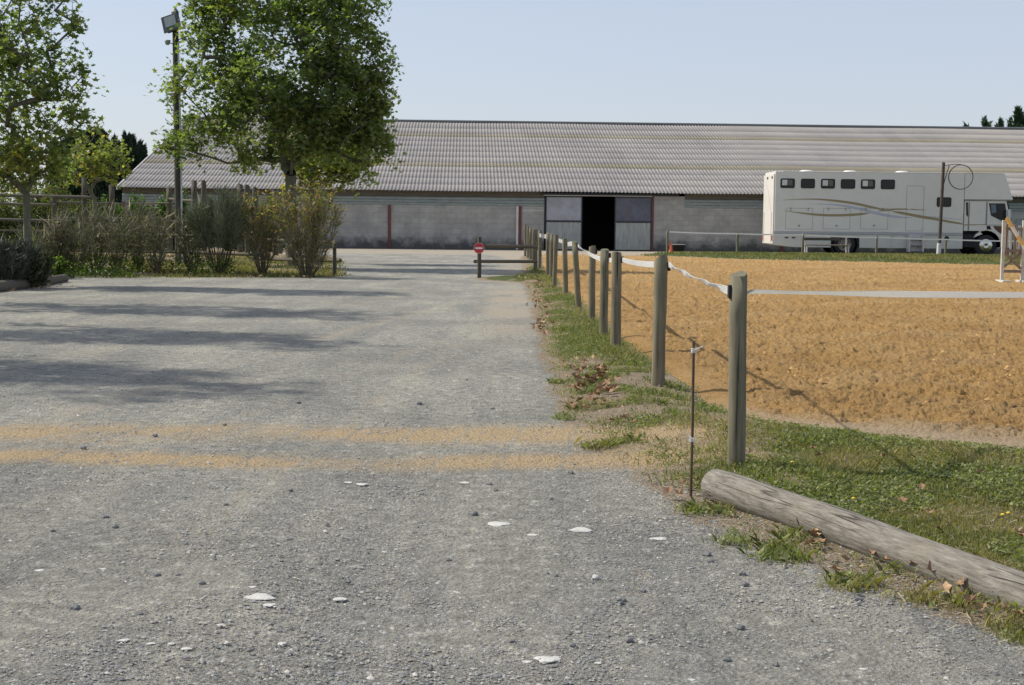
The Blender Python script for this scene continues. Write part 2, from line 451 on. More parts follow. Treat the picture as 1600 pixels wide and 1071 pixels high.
# ---------------------------------------------------------------- where things lie on the ground
POSTS = [  # base px, top px, diameter
    (1151, 741, 1154, 431, .086), (1027.5, 613, 1033, 404, .097), (962, 551, 963.5, 396, .097), (943, 527, 945, 391, .092),
    (924.5, 504, 925.5, 386, .085), (905.5, 485, 898, 379, .085), (884.5, 460, 882, 374.5, .09), (865.6, 452, 869, 368, .085),
    (861, 437, 862, 366.5, .08), (855.6, 432, 856, 365, .085), (843, 421, 844, 361, .10), (837, 424, 837, 359.5, .10),
    (833.2, 410, 833.7, 358.5, .09), (829, 406, 829, 357, .10), (825, 404, 825, 355, .09), (820.6, 401, 820.6, 352, .10)]
PB = [G(a, b) for (a, b, c, d, e) in POSTS]
_fy = np.array([p[1] for p in PB]); _fx = np.array([p[0] for p in PB]); _o = np.argsort(_fy)
_fy = _fy[_o]; _fx = _fx[_o]
def fenceX(y): return np.interp(y, np.r_[0, _fy], np.r_[_fx[0], _fx])
def roadX(y): return np.interp(y, [3.0, 3.6, 4.0, 5.2, 6.4, 7.2, 8.7, 12.5, 22, 28.5, 30, 31.5, 33, 52, 56], [2.1, 1.75, 1.45, .92, .62, .5, .34, .27, .33, .2, -.75, -.85, .25, .3, .6])
def farY(x): return np.interp(x, [1, 3.6, 6.6, 8.6, 16.5, 30], [56, 56.6, 54.4, 51.2, 46.6, 42])
def nearY(x): return np.interp(x, [1.2, 1.6, 2.0, 2.73, 4, 8, 30], [9.2, 8.25, 7.9, 7.35, 7.0, 6.8, 6.5])
def arena_sd(x, y):                        # > 0 inside the riding arena
    left = x - (fenceX(y) + 0.14 + 0.10 * sstep(20, 9, y))
    return np.minimum(np.minimum(left, farY(x) - y), (y - nearY(x)) * 0.8)
def verge_sd(x, y):                        # > 0 on the strip under the fence and on the lawn behind the log
    a = x - roadX(y)
    return np.where(y < 57, np.minimum(a, -arena_sd(x, y) + 0.12), -1)
def bank_sd(x, y):                         # grass bank behind the arena
    back = np.where(x > 13.0, 66.5, np.interp(x, [5.5, 7, 14], [56.5, 59.0, 61]))
    return np.minimum(np.minimum(y - farY(x), back - y), x - 5.0)
def yard_sd(x, y):                         # planted ground on the left of the drive
    front = np.interp(x, [-30, -9.6, -9, -4.5, -3.7], [28.3, 28.4, 28.8, 29.9, 30.8])
    right = np.interp(y, [29, 31, 50, 60], [-3.4, -3.6, -6.0, -14])
    return np.minimum(y - front, right - x)
def isl_sd(x, y):                          # planted island on the far left
    return 1.0 - np.sqrt(((x + 11.3) / 3.4) ** 2 + ((y - 19.5) / 5.6) ** 2)
_a = G(1112, 784); _b = G(1600, 966)
LOGA = Vector((_a[0] + .02, _a[1] + .04, .08)); LOGB = Vector((_b[0] + .05, _b[1] + .02, .08)); LOGB = LOGA + (LOGB - LOGA) * 1.9
def log_side(x, y):                        # True behind the log, or past its end
    return (((x - LOGA.x) * (LOGB.y - LOGA.y) - (y - LOGA.y) * (LOGB.x - LOGA.x)) < 0) | (y > LOGA.y + .25)
def verge_density(x, y):
    v = verge_sd(x, y); n1 = fbm(x, y, .9, 4, 3); n2 = fbm(x, y, 3.0, 4, 31)
    g = sstep(-.05, .35, v) * sstep(.34, .56, n2 * .55 + n1 * .45 + .10 * sstep(.4, 1.5, v) + .05 * sstep(10, 14, y) + .13 * sstep(1.3, 1.8, x) * sstep(8, 7, y))
    g = g * (1 - .88 * np.exp(-((y - 7.4) / .75) ** 2) * sstep(1.35, 1.0, x))
    g = g * (1 - .5 * sstep(.52, .68, fbm(x, y, 1.6, 4, 88)))
    return g * np.where(log_side(x, y), 1, .13)
def hz(x, y):
    x = np.asarray(x, float); y = np.asarray(y, float)
    v = sstep(0, .5, verge_sd(x, y))
    z = 0.02 * (fbm(x, y, .35, 2, 5) - .5)
    z = z + v * (0.035 + 0.05 * (fbm(x, y, 1.4, 3, 9) - .4)) * sstep(60, 50, y)
    z = z + 0.11 * sstep(0, 1.3, bank_sd(x, y)) * sstep(60.5, 58.5, y)
    z = z + 0.10 * sstep(0, 0.12, isl_sd(x, y))
    z = z + 0.05 * sstep(0, 2, yard_sd(x, y))
    return z
def gz(x, y): return float(hz(np.array([x]), np.array([y]))[0])

def persp_grid(y0, y1, ny, us, apex=-4.0, p=1.0):
    a = 1 / (y0 - apex) ** p; b = 1 / (y1 - apex) ** p
    ys = (1 / np.linspace(a, b, ny)) ** (1 / p) + apex
    Y = np.repeat(ys[:, None], len(us), 1); X = (Y - apex) * us[None, :]
    return X, Y
def grid_faces(nr, nc):
    i = np.arange(nr * nc).reshape(nr, nc)
    return np.stack([i[:-1, :-1], i[:-1, 1:], i[1:, 1:], i[1:, :-1]], -1).reshape(-1, 4)

# ---- ground sheet
us = np.concatenate([-np.array([40, 8, 3, 1.6, 1.0, .7, .55, .48, .45]), np.linspace(-.42, .42, 760), np.array([.45, .48, .55, .7, 1.0, 1.6, 3, 8, 40])])
X1, Y1 = persp_grid(-3.0, 2.6, 24, us, p=.5)
X2, Y2 = persp_grid(2.7, 1200, 760, us, p=1.15)
X = np.vstack([X1, X2]); Y = np.vstack([Y1, Y2])
Z = hz(X, Y)
near = sstep(30, 12, Y)
vsd = verge_sd(X, Y); asd = arena_sd(X, Y); ysd = yard_sd(X, Y)
n1 = fbm(X, Y, .9, 4, 3); n2 = fbm(X, Y, 3.0, 4, 31); n3 = fbm(X, Y, .25, 3, 77)
Z = Z + near * (0.010 * (fbm(X, Y, 9, 4, 40, .65) - .5) + .012 * (fbm(X, Y, 2.0, 3, 41) - .5))
Z = Z - 0.05 * sstep(0.0, 0.5, asd)
# old wheel ruts along the drive
rut = np.exp(-((X + .55 + .12 * np.sin(Y * .5)) / .22) ** 2) + np.exp(-((X + 2.1 + .1 * np.sin(Y * .4)) / .22) ** 2)
Z = Z - near * .008 * rut
cross = np.exp(-((Y - 7.4) / .75) ** 2) * sstep(1.35, 1.0, X)      # worn crossing where sand is carried out
grassy = .9 * verge_density(X, Y)
soil = sstep(-.22, .18, vsd + .25 * (n2 - .5)) * (Y < 57)
isl = sstep(0, .1, isl_sd(X, Y)); soil = np.maximum(soil, isl)
yd = sstep(0, .8, ysd + .5 * (n1 - .5))
soil = np.maximum(soil, yd * .9)
grassy = np.maximum(grassy, yd * sstep(.40, .6, n1 + .08 * sstep(40, 31, Y)) * sstep(47, 42, Y))
bk = sstep(0, .3, bank_sd(X, Y)); grassy = np.maximum(grassy, bk)
outer = sstep(84, 92, Y) + sstep(-24, -30, X) * (Y > 25)
grassy = np.clip(np.maximum(grassy, outer * .8), 0, 1)
# sand tracked across the drive in two bands, and dust where it is dry
b1 = np.exp(-((Y - 7.86 - .03 * X - .10 * (n3 - .5)) / (.17 + .26 * vn(X, Y * 0, .9, 66))) ** 2); b2 = np.exp(-((Y - 6.93 - .02 * X - .12 * (n3 - .5) - .06 * np.sin(X * 2.1)) / .23) ** 2)
brk = sstep(.3, .6, fbm(X, Y * 1.5, 1.3, 3, 71)) * .55 + .45
scr = 1 - .5 * np.exp(-((((X * 1.0 - Y * .12) * 3.1 + .7 * n3) % 1.0 - .5) / .06) ** 2)
sandy = (b1 * (1.15 + .2 * sstep(-2, .8, X)) + b2 * (1.1 + .3 * sstep(-3, .5, X))) * brk * scr * sstep(1.6, 1.0, X)
sandy = np.maximum(sandy, .50 * np.exp(-((Y - 7.4) / .62) ** 2) * sstep(-.1, .7, X) * sstep(1.5, 1.1, X))
pale = .62 * sstep(50, 58, Y) + .30 * sstep(12, 20, Y) * sstep(-1.3, .0, X) * sstep(.36, .56, n1)
pale = pale + .45 * np.exp(-((X + .05) / .5) ** 2) * sstep(8, 15, Y)
for (xa, ya, xb, yb, w_, k_) in [(-3.4, 4, -.2, 24, .20, .5), (-2.0, 4, .0, 20, .16, .42), (-1.0, 5, -.1, 26, .14, .45), (-5.5, 6, -1.2, 26, .22, .42), (.35, 3.6, -.2, 13, .14, .35), (-6.5, 12, -.6, 27, .25, .4), (-.3, 3.6, -.9, 14, .16, .35), (-2.6, 3.6, -2.2, 12, .22, .35), (-4.2, 5, -7.5, 17, .22, .3)]:
    f_ = (Y - ya) / (yb - ya); xc_ = xa + (xb - xa) * f_ + .25 * np.sin(f_ * 3 + xa)
    pale = np.maximum(pale, k_ * np.exp(-((X - xc_) / (w_ * (1 + .02 * Y))) ** 2) * (f_ > 0) * sstep(1.15, .9, f_) * (.5 + .8 * n2))
pale = np.maximum(pale, .22 * sstep(-6, 0, X) * sstep(3, 20, Y))
pen = sstep(44.5, 46, Y) * sstep(-7.5, -9, X)
sandy = np.maximum(sandy, pen * .7 * sstep(64, 60, Y))
idx = grid_faces(*X.shape)
np_mesh('ground', np.stack([X, Y, Z], -1).reshape(-1, 3), idx, MT['ground'], smooth=True,
        attrs=dict(grassy=grassy, soil=soil, sandy=np.clip(sandy, 0, 1), pale=np.clip(pale, 0, 1)))['kind'] = 'structure'

# ---- riding arena of loose sand
us = np.concatenate([np.linspace(.02, .42, 620), np.array([.45, .5, .6, .8, 1.1])])
X, Y = persp_grid(5.2, 58, 620, us, p=1.1)
sd = arena_sd(X, Y)
n1 = fbm(X, Y, 7.5, 5, 11, .8); n2 = vn(X, Y, 19, 23); n3 = vn(X, Y, 2.6, 29)
lump = (n1 - .5) * .125 + (n2 - .5) * .02 + np.clip(n3 - .62, 0, 1) * .05 - np.clip(.34 - n3, 0, 1) * .09
hoof = np.clip(vn(X + .3, Y, 4.2, 61) - .70, 0, 1) * -.16
inside = sstep(-.05, .5, sd)
Z = 0.01 + hz(X, Y) * .3 + np.clip(sd * .22 - .012, -.09, .022) + (lump + hoof) * (.6 + .4 * sstep(.0, .4, sd)) * inside
pl = sstep(.7, .05, (Y - nearY(X)) * .8 + .5 * (fbm(X, Y, 1.5, 3, 8) - .5)) * sstep(18, 10, Y) * .85
tr = np.array(X.shape)
np_mesh('arena_sand', np.stack([X, Y, Z], -1).reshape(-1, 3), grid_faces(*X.shape), MT['sand'], smooth=True,
        attrs=dict(pale=pl))['kind'] = 'structure'

# ---------------------------------------------------------------- scattering small growing things
def basis(nrm, rng):
    """random tangent frames for normals (n,3)"""
    r = rng.normal(size=nrm.shape); u = np.cross(nrm, r); u /= np.linalg.norm(u, axis=1, keepdims=True) + 1e-9
    return u, np.cross(nrm, u)
def leaf_cloud(C, size, rng, template, palette, upb=0.4, jit=.25, curl=0.0, cshift=None):
    n = len(C); nr = rng.normal(size=(n, 3)); nr[:, 2] = np.abs(nr[:, 2]) + upb
    nr /= np.linalg.norm(nr, axis=1, keepdims=True)
    u, w = basis(nr, rng)
    T = np.array(template, float); k = len(T)
    s = np.asarray(size).reshape(-1, 1, 1) * np.ones((n, 1, 1))
    V = C[:, None, :] + s * (T[None, :, :1] * u[:, None, :] + T[None, :, 1:2] * w[:, None, :])
    if curl: V = V + s * curl * (np.abs(T[None, :, :1]) ** 1.5 + .4 * np.abs(T[None, :, 1:2])) * nr[:, None, :]
    pal = np.array(palette, float)
    ci = rng.integers(0, len(pal), n) if cshift is None else np.clip((cshift * len(pal) + rng.normal(size=n) * .9).astype(int), 0, len(pal) - 1)
    c = pal[ci] * (1 + jit * rng.uniform(-1, 1, (n, 1)))
    return V.reshape(-1, 3), np.arange(n * k).reshape(n, k), np.repeat(c, k, 0)
STAR = [(math.cos(a) * r, math.sin(a) * r) for a, r in zip(np.linspace(0, 2 * math.pi, 11)[:-1], [1, .45, .95, .42, .8, .35, .8, .42, .95, .45])]
OVAL = [(-1, 0), (-.3, .42), (.6, .3), (1, 0), (.6, -.3), (-.3, -.42)]
def blades(x, y, h, w, rng, palette, lean=.5, jit=.25):
    n = len(x); z = hz(x, y)
    a = rng.uniform(0, 2 * math.pi, n); b = rng.uniform(0, 2 * math.pi, n)
    d = np.stack([np.cos(a), np.sin(a)], 1) * w[:, None] * .5
    l = np.stack([np.cos(b), np.sin(b)], 1) * (h * lean * rng.uniform(.2, 1.2, n))[:, None]
    P0 = np.stack([x - d[:, 0], y - d[:, 1], z - .005], 1); P1 = np.stack([x + d[:, 0], y + d[:, 1], z - .005], 1)
    m = np.stack([x + l[:, 0] * .35, y + l[:, 1] * .35, z + h * .6], 1)
    M0 = m.copy(); M0[:, :2] -= d * .7; M1 = m.copy(); M1[:, :2] += d * .7
    T = np.stack([x + l[:, 0], y + l[:, 1], z + h * .95], 1)
    V = np.stack([P0, P1, M1, T, M0], 1).reshape(-1, 3)
    pal = np.array(palette); c = pal[rng.integers(0, len(pal), n)] * (1 + jit * rng.uniform(-1, 1, (n, 1)))
    dm = (.75 * sstep(.46, .66, fbm(x, y, 1.6, 4, 88)))[:, None]; c = c * (1 - dm) + np.array([.30, .25, .13]) * (1 + .3 * rng.uniform(-1, 1, (n, 1))) * dm
    return V, np.arange(n * 5).reshape(n, 5), np.repeat(c, 5, 0)
def merge(parts):
    V = []; Fs = []; C = []; o = 0
    for v, f, c in parts: V.append(v); Fs.append(f + o); C.append(c); o += len(v)
    return np.vstack(V), np.vstack(Fs), np.vstack(C)
GREEN = [(.16, .195, .06), (.20, .24, .08), (.12, .155, .05), (.26, .27, .12), (.20, .205, .09)]
DRYG = [(.30, .25, .13), (.24, .21, .10), (.36, .31, .19), (.20, .19, .08)]
def off_log(x, y):
    d = (LOGB - LOGA); L = d.length; ux, uy = d.x / L, d.y / L
    t = (x - LOGA.x) * ux + (y - LOGA.y) * uy
    return (np.abs((x - LOGA.x) * uy - (y - LOGA.y) * ux) > .085) | (t < -.02) | (t > L)

rng = np.random.default_rng(4)
def scatter_pts(n, x0, x1, y0, y1, dens, p=2.0):
    y = (rng.uniform(0, 1, n) * (y1 ** (1 - p) - y0 ** (1 - p)) + y0 ** (1 - p)) ** (1 / (1 - p)) if p != 1 else rng.uniform(y0, y1, n)
    x = rng.uniform(x0, x1, n)
    k = rng.uniform(0, 1, n) < dens(x, y)
    return x[k], y[k]
# verge and lawn grass
x, y = scatter_pts(800000, .1, 6.5, 3.4, 40, lambda x, y: verge_density(x, y) * (x < .42 * y) * off_log(x, y), 1.9)
tall = np.exp(-((x - fenceX(y)) / .14) ** 2) * (y > 7)
h = rng.uniform(.006, .024, len(x)) * (1 + 1.1 * tall + .9 * sstep(.62, .75, vn(x, y, 2.2, 90))) * (1 + .02 * y)
w = rng.uniform(.0022, .0048, len(x)) * (1 + .045 * y)
A = blades(x, y, h, w, rng, GREEN * 2 + DRYG, 1.0)
GA = np_mesh('grass', *A[:2], MT['blade'], colors=A[2]); tag(GA, kind='stuff')
# broad leaved weeds between the blades
x, y = scatter_pts(330000, .1, 6, 3.6, 22, lambda x, y: verge_density(x, y) * (x < .42 * y) * off_log(x, y) * sstep(.30, .5, vn(x, y, 3.1, 55)), 1.9)
C = np.stack([x, y, hz(x, y) + rng.uniform(.006, .032, len(x))], 1)
B = leaf_cloud(C, rng.uniform(.005, .013, len(x)) * (1 + .02 * y), rng, OVAL, GREEN, 1.0)
tag(np_mesh('clover', *B[:2], MT['blade'], colors=B[2]), kind='stuff')
# rosettes and tufts: grouped points
def tuft_pts(centres, r, n):
    px = []; py = []
    for cx_, cy_ in centres:
        px.append(cx_ + rng.normal(0, r, n)); py.append(cy_ + rng.normal(0, r * 1.3, n))
    return np.concatenate(px), np.concatenate(py)
tc = [G(*p) for p in [(1225, 862), (1238, 876), (1205, 872), (1150, 850), (1240, 846), (1130, 800), (1185, 802), (950, 697), (985, 694), (925, 700), (1320, 918), (1345, 914), (1385, 868), (1365, 870), (1460, 905), (1500, 950), (1580, 965), (1545, 935), (1410, 895), (1090, 800), (880, 655), (905, 640), (870, 600), (1320, 690), (1335, 686), (1030, 640), (1100, 645), (1050, 655), (1440, 940), (1180, 792), (1025, 605), (1040, 610), (1165, 745), (955, 560), (1575, 985), (1600, 1000)]]
x, y = tuft_pts(tc, .038, 130)
k = off_log(x, y); x, y = x[k], y[k]
A = blades(x, y, rng.uniform(.015, .055, len(x)), rng.uniform(.0025, .006, len(x)), rng, GREEN * 3 + DRYG[:2], 1.3)
tag(np_mesh('grass_tufts', *A[:2], MT['blade'], colors=A[2]), kind='stuff')
# low rosettes of broad leaves at the same places
x, y = tuft_pts(tc[:24], .05, 34); k = off_log(x, y); x, y = x[k], y[k]
B = leaf_cloud(np.stack([x, y, hz(x, y) + rng.uniform(.006, .03, len(x))], 1), rng.uniform(.008, .022, len(x)), rng, OVAL, GREEN, .8)
tag(np_mesh('broad_leaved_weeds', *B[:2], MT['blade'], colors=B[2]), kind='stuff')
# dry straw
x, y = scatter_pts(9000, -.3, 4.5, 3.5, 22, lambda x, y: sstep(-.35, .2, verge_sd(x, y)) * (1 - .5 * verge_density(x, y)) * (arena_sd(x, y) < .4) * off_log(x, y), 1.9)
n = len(x); a = rng.uniform(0, math.pi, n); L = rng.uniform(.008, .042, n); w = rng.uniform(.0009, .0019, n) * (1 + .06 * y)
d = np.stack([np.cos(a), np.sin(a)], 1); q = np.stack([-d[:, 1], d[:, 0]], 1)
z = hz(x, y) + .008; c0 = np.stack([x, y], 1)
V = np.zeros((n, 4, 3)); V[:, 0, :2] = c0 - d * L[:, None] - q * w[:, None]; V[:, 1, :2] = c0 - d * L[:, None] + q * w[:, None]
V[:, 2, :2] = c0 + d * L[:, None] + q * w[:, None]; V[:, 3, :2] = c0 + d * L[:, None] - q * w[:, None]
V[:, :, 2] = z[:, None]; V[:, 2:, 2] += rng.uniform(0, .008, n)[:, None]; V[:, :, 2] += .004
cc = np.array([(.36, .29, .18), (.28, .22, .13), (.43, .37, .26), (.22, .16, .10)])[rng.integers(0, 4, n)]
tag(np_mesh('straw', V.reshape(-1, 3), np.arange(n * 4).reshape(n, 4), MT['dry'], colors=np.repeat(cc, 4, 0)), kind='stuff')
# bank behind the arena, rough lawn on the left
x, y = scatter_pts(60000, 5, 26, 42, 66, lambda x, y: sstep(0, .3, bank_sd(x, y)), 2)
A1 = blades(x, y, rng.uniform(.04, .10, len(x)), rng.uniform(.02, .035, len(x)), rng, [(a*.75,b*.75,c*.75) for a,b,c in GREEN] + DRYG[:1], .7)
tag(np_mesh('bank_grass', *A1[:2], MT['blade'], colors=A1[2]), kind='stuff')
x, y = scatter_pts(50000, -18, -3, 28, 48, lambda x, y: sstep(0, .5, yard_sd(x, y)) * sstep(.42, .6, fbm(x, y, .9, 4, 3) + .05), 2)
A2 = blades(x, y, rng.uniform(.03, .10, len(x)), rng.uniform(.012, .022, len(x)), rng, [(a*.6,b*.6,c*.6) for a,b,c in GREEN] + DRYG * 2, .8)
tag(np_mesh('rough_lawn', *A2[:2], MT['blade'], colors=A2[2]), kind='stuff')

# ---- loose gravel on the drive
def stones_np(x, y, r, rng, pal, flat=.55, sink=.25):
    n = len(x); base = np.array([(1, 0, 0), (.4, .9, 0), (-.5, .8, 0), (-1, 0, 0), (-.4, -.85, 0), (.5, -.85, 0), (.15, .1, 1), (0, 0, -1)], float)
    Fc = np.array([(0, 1, 6), (1, 2, 6), (2, 3, 6), (3, 4, 6), (4, 5, 6), (5, 0, 6)])
    V = base[None] * (1 + .35 * rng.uniform(-1, 1, (n, 8, 1))) + rng.normal(0, .09, (n, 8, 3))
    a = rng.uniform(0, 6.283, n); ca, sa = np.cos(a), np.sin(a)
    el = rng.uniform(.6, 1, n)
    vx = V[..., 0] * r[:, None]; vy = V[..., 1] * (r * el)[:, None]
    W = np.stack([vx * ca[:, None] - vy * sa[:, None] + x[:, None], vx * sa[:, None] + vy * ca[:, None] + y[:, None],
                  V[..., 2] * (r * flat)[:, None] + (hz(x, y) + r * flat * (-sink))[:, None] + .001], -1)
    Fx = (Fc[None] + (np.arange(n) * 8)[:, None, None]).reshape(-1, 3)
    c = np.array(pal)[rng.integers(0, len(pal), n)] * (1 + .25 * rng.uniform(-1, 1, (n, 1)))
    return W.reshape(-1, 3), Fx, np.repeat(c, 8, 0)
def road_density(x, y): return (1 - .8 * sstep(.1, .5, verge_sd(x, y))) * (x < .42 * y) * (x > -.42 * y - .2) * (arena_sd(x, y) < 0) * (.35 + .65 * sstep(.35, .6, fbm(x, y, 1.1, 3, 200)))
x, y = scatter_pts(260000, -5, 3, 3.3, 18, road_density, 2.2)
r = .0019 * np.exp(rng.normal(.1, .5, len(x))) * (1 + .05 * y)
r = np.clip(r, .0016, .012)
GP = [(.17, .18, .185), (.25, .255, .25), (.32, .32, .31), (.40, .39, .36), (.22, .23, .24), (.12, .13, .14), (.30, .28, .24)]
A = stones_np(x, y, r, rng, GP, .55)
tag(np_mesh('loose_gravel', *A[:2], MT['gravelbits'], colors=A[2]), kind='stuff')

# coarser stones among the fine ones, dark and pale
x, y = scatter_pts(11000, -6, 3, 3.3, 24, lambda x, y: road_density(x, y) * sstep(.35, .7, vn(x, y, 1.7, 301)), 2.0)
A = stones_np(x, y, np.clip(.0052 * np.exp(rng.normal(0, .35, len(x))) * (1 + .02 * y), .004, .02), rng, GP + [(.10, .11, .115), (.44, .43, .40)], .6)
tag(np_mesh('coarse_gravel', *A[:2], MT['gravelbits'], colors=A[2]), kind='stuff')
# clods thrown up by hooves on the riding sand
def arena_z(x, y): return _hz(x, y) * .3 + .028
x, y = scatter_pts(9000, 1.2, 9, 7.2, 32, lambda x, y: sstep(.2, .8, arena_sd(x, y)) * (x < .42 * y) * sstep(.4, .7, fbm(x, y, 1.3, 3, 340)), 1.8)
SPAL = [(.45, .28, .11), (.40, .24, .09), (.34, .20, .08), (.28, .165, .065)]
_hz = hz; hz = arena_z
A = stones_np(x, y, np.clip(.011 * np.exp(rng.normal(0, .45, len(x))) * (1 + .02 * y), .006, .04), rng, SPAL, .85)
hz = _hz
tag(np_mesh('sand_clods', *A[:2], MT['gravelbits'], colors=A[2]), kind='stuff')

# ---------------------------------------------------------------- single stones
def stone_obj(px, py, wpx, mat, flat, label, group, name='stone', cat='stone', seed=0):
    x, y = G(px, py); r = wpx * .5 * y / F_PX
    rr = random.Random(seed + int(px * 7 + py))
    import bmesh
    bm = bmesh.new(); bmesh.ops.create_icosphere(bm, subdivisions=2, radius=1)
    for v in bm.verts:
        k = 1 + rr.uniform(-.13, .13)
        k *= 1 + .18 * math.sin(3 * math.atan2(v.co.y, v.co.x) + px)
        v.co = Vector((v.co.x * r * k, v.co.y * r * k * (.8 if flat < .3 else .85), v.co.z * r * flat * (1 + rr.uniform(-.2, .2))))
    me = bpy.data.meshes.new(name); bm.to_mesh(me); bm.free()
    o = link_mesh(name, me, mat)
    o.location = (x, y, gz(x, y) + (r * flat * .1 if flat < .3 else r * flat * .55)); o.rotation_euler.z = rr.uniform(-.4, .4)
    return tag(o, label, cat, group)
WL = 'small flat piece of white stone bedded in the grey gravel'
for p in [(565, 758, 20), (545, 755, 14), (832, 837, 18), (405, 936, 44), (421, 948, 20), (531, 939, 24), (441, 1008, 17), (236, 1008, 15), (291, 1016, 18),
          (823, 1036, 16), (869, 1029, 15), (62, 894, 16), (161, 892, 12), (193, 1003, 18), (268, 1008, 12), (935, 1038, 12), (1080, 1064, 15), (1030, 843, 26), (345, 979, 13), (395, 920, 14), (1270, 1062, 13), (1345, 1048, 20), (1290, 1046, 22), (1090, 1062, 10)]:
    stone_obj(*p, MT['stone'], .12, WL, 'white stones bedded in the gravel')
stone_obj(908, 830, 38, MT['stone'], .2, 'large rounded white stone half buried in the gravel below the dry grass', None)
stone_obj(780, 820, 40, MT['stone'], .1, 'long flat white stone in the gravel, left of the rounded one', None)
stone_obj(727, 756, 17, MT['stone'], .22, 'white stone just below the sandy wheel track across the drive', None)
stone_obj(855, 1033, 40, MT['stone'], .16, 'biggest white stone of the cluster at the bottom of the drive', None)
stone_obj(931, 907, 13, MT['stone'], .7, 'small upright white stone standing proud of the gravel', None)
DL = 'small dark angular stone lying loose on the grey gravel'
for p in [(180, 827, 11), (165, 812, 11), (243, 681, 9), (131, 701, 9), (118, 955, 16), (316, 916, 12), (246, 903, 11), (278, 903, 9), (545, 913, 10), (1005, 927, 10),
          (82, 833, 9), (453, 769, 9), (353, 792, 9), (972, 942, 14), (970, 946, 9), (800, 1006, 11), (895, 1012, 12), (982, 1005, 14), (860, 782, 9), (765, 759, 10), (774, 769, 9), (892, 741, 9),
          (1342, 940, 13), (1212, 1042, 11), (1160, 900, 12), (1165, 917, 12), (1156, 985, 16), (1136, 1035, 14), (855, 900, 8), (868, 903, 8), (740, 806, 14), (300, 1050, 9), (1110, 880, 10), (1105, 870, 14), (390, 1020, 10), (672, 1048, 10), (700, 880, 12), (467, 630, 8), (351, 664, 7), (770, 640, 8), (655, 632, 9)]:
    stone_obj(*p, MT['slate'], .62, DL, 'dark stones loose on the drive')
stone_obj(1478, 938, 17, MT['slate'], .8, 'dark pointed stone against the foot of the log near the right edge', None)

# ---------------------------------------------------------------- fallen leaves
def leaf_mesh(seed):
    rr = random.Random(seed); mb = MB(); n = 10
    pts = []
    for i, (a, b) in enumerate(STAR):
        a *= 1 + rr.uniform(-.3, .3); b *= 1 + rr.uniform(-.3, .3); q_ = math.hypot(a, b); a *= (.62 + .38 / max(q_, .5)) * .8; b *= (.62 + .38 / max(q_, .5)) * .8
        pts.append((a, b * .7, .95 * b * b + .45 * a * a * rr.uniform(.3, 1)))
    vs = [(0, 0, 0)] + pts
    mb.add(vs, [(0, i + 1, (i + 1) % n + 1) for i in range(n)], False)
    me = bpy.data.meshes.new('fallen_leaf'); me.from_pydata(mb.v, [], mb.f); me.update()
    return me
MT['deadleaf'] = simple('dead_leaf', (0.27, 0.16, 0.085), 0.75, 0, 0.35, 1.5)
MT['deadleafpale'] = simple('pale_dead_leaf', (0.42, 0.28, 0.16), 0.75, 0, 0.25, 1.5)
LM = []
for i in range(6):
    me = leaf_mesh(i); me.materials.append(MT['deadleaf'] if i % 3 else MT['deadleafpale']); LM.append(me)
def drop_leaves(pts, label, group, s0=.045):
    for i, (px, py) in enumerate(pts):
        x, y = G(px, py)
        o = bpy.data.objects.new('fallen_leaf', LM[(i * 5 + int(px)) % 6]); col.objects.link(o)
        s = s0 * random.uniform(.7, 1.25)
        o.scale = (s, s, s * .9); o.location = (x, y, gz(x, y) + s * .25 + .02)
        o.rotation_euler = (random.uniform(-.6, .6), random.uniform(-.6, .6), random.uniform(0, 6.28))
        tag(o, label, 'leaf', group)
random.seed(8)
def cl(cx_, cy_, sx, sy, n): return [(random.gauss(cx_, sx), random.gauss(cy_, sy)) for _ in range(n)]
drop_leaves(cl(925, 600, 18, 12, 38) + cl(948, 622, 12, 6, 10), 'curled brown leaf in the drift beside the second fence post', 'leaves drifted beside the second fence post', .055)
drop_leaves(cl(1278, 853, 12, 7, 16), 'crumpled brown leaf piled against the middle of the log', 'leaves piled against the log', .032)
drop_leaves([(1118, 797), (1124, 790), (1112, 802), (1185, 812), (1205, 815), (1178, 806)], 'brown leaf below the near end of the log', 'leaves below the near end of the log', .035)
drop_leaves([(1090, 764), (1060, 783), (1045, 781), (1068, 768)], 'brown leaf at the foot of the rusty stake', 'leaves at the foot of the rusty stake', .04)
drop_leaves([(1290, 880), (1320, 888), (1340, 900), (1385, 893), (1400, 905), (1475, 938), (1490, 925), (1590, 978), (1515, 958), (1360, 882), (1250, 838), (1225, 828), (1305, 905), (1455, 915), (1500, 935), (1535, 965), (1560, 950), (1552, 943), (1430, 905), (1570, 970)], 'brown leaf on the strip of soil in front of the log', 'leaves on the soil in front of the log', .036)
drop_leaves([(1453, 826), (1410, 802), (1465, 850), (1590, 855), (1595, 862), (1380, 735), (1270, 720), (1280, 730), (1440, 780), (1530, 760), (1345, 742), (1400, 730)], 'brown leaf lying on the lawn behind the log', 'leaves on the lawn behind the log', .032)
drop_leaves(cl(985, 672, 20, 9, 7) + cl(930, 640, 25, 10, 16) + cl(905, 580, 18, 12, 14), 'brown leaf on the worn soil of the verge', 'leaves on the worn verge', .035)
drop_leaves(cl(830, 443, 10, 5, 26) + cl(838, 470, 8, 12, 20) + cl(850, 510, 9, 14, 20), 'dry leaf along the far part of the fence verge', 'leaves along the far verge', .06)
drop_leaves(cl(400, 432, 70, 3, 40), 'dry leaf under the shrubs beside the drive', 'leaves under the roadside shrubs', .06)
drop_leaves(cl(60, 452, 35, 3, 26), 'dry leaf on the gravel in front of the kerb log', 'leaves in front of the kerb log', .05)
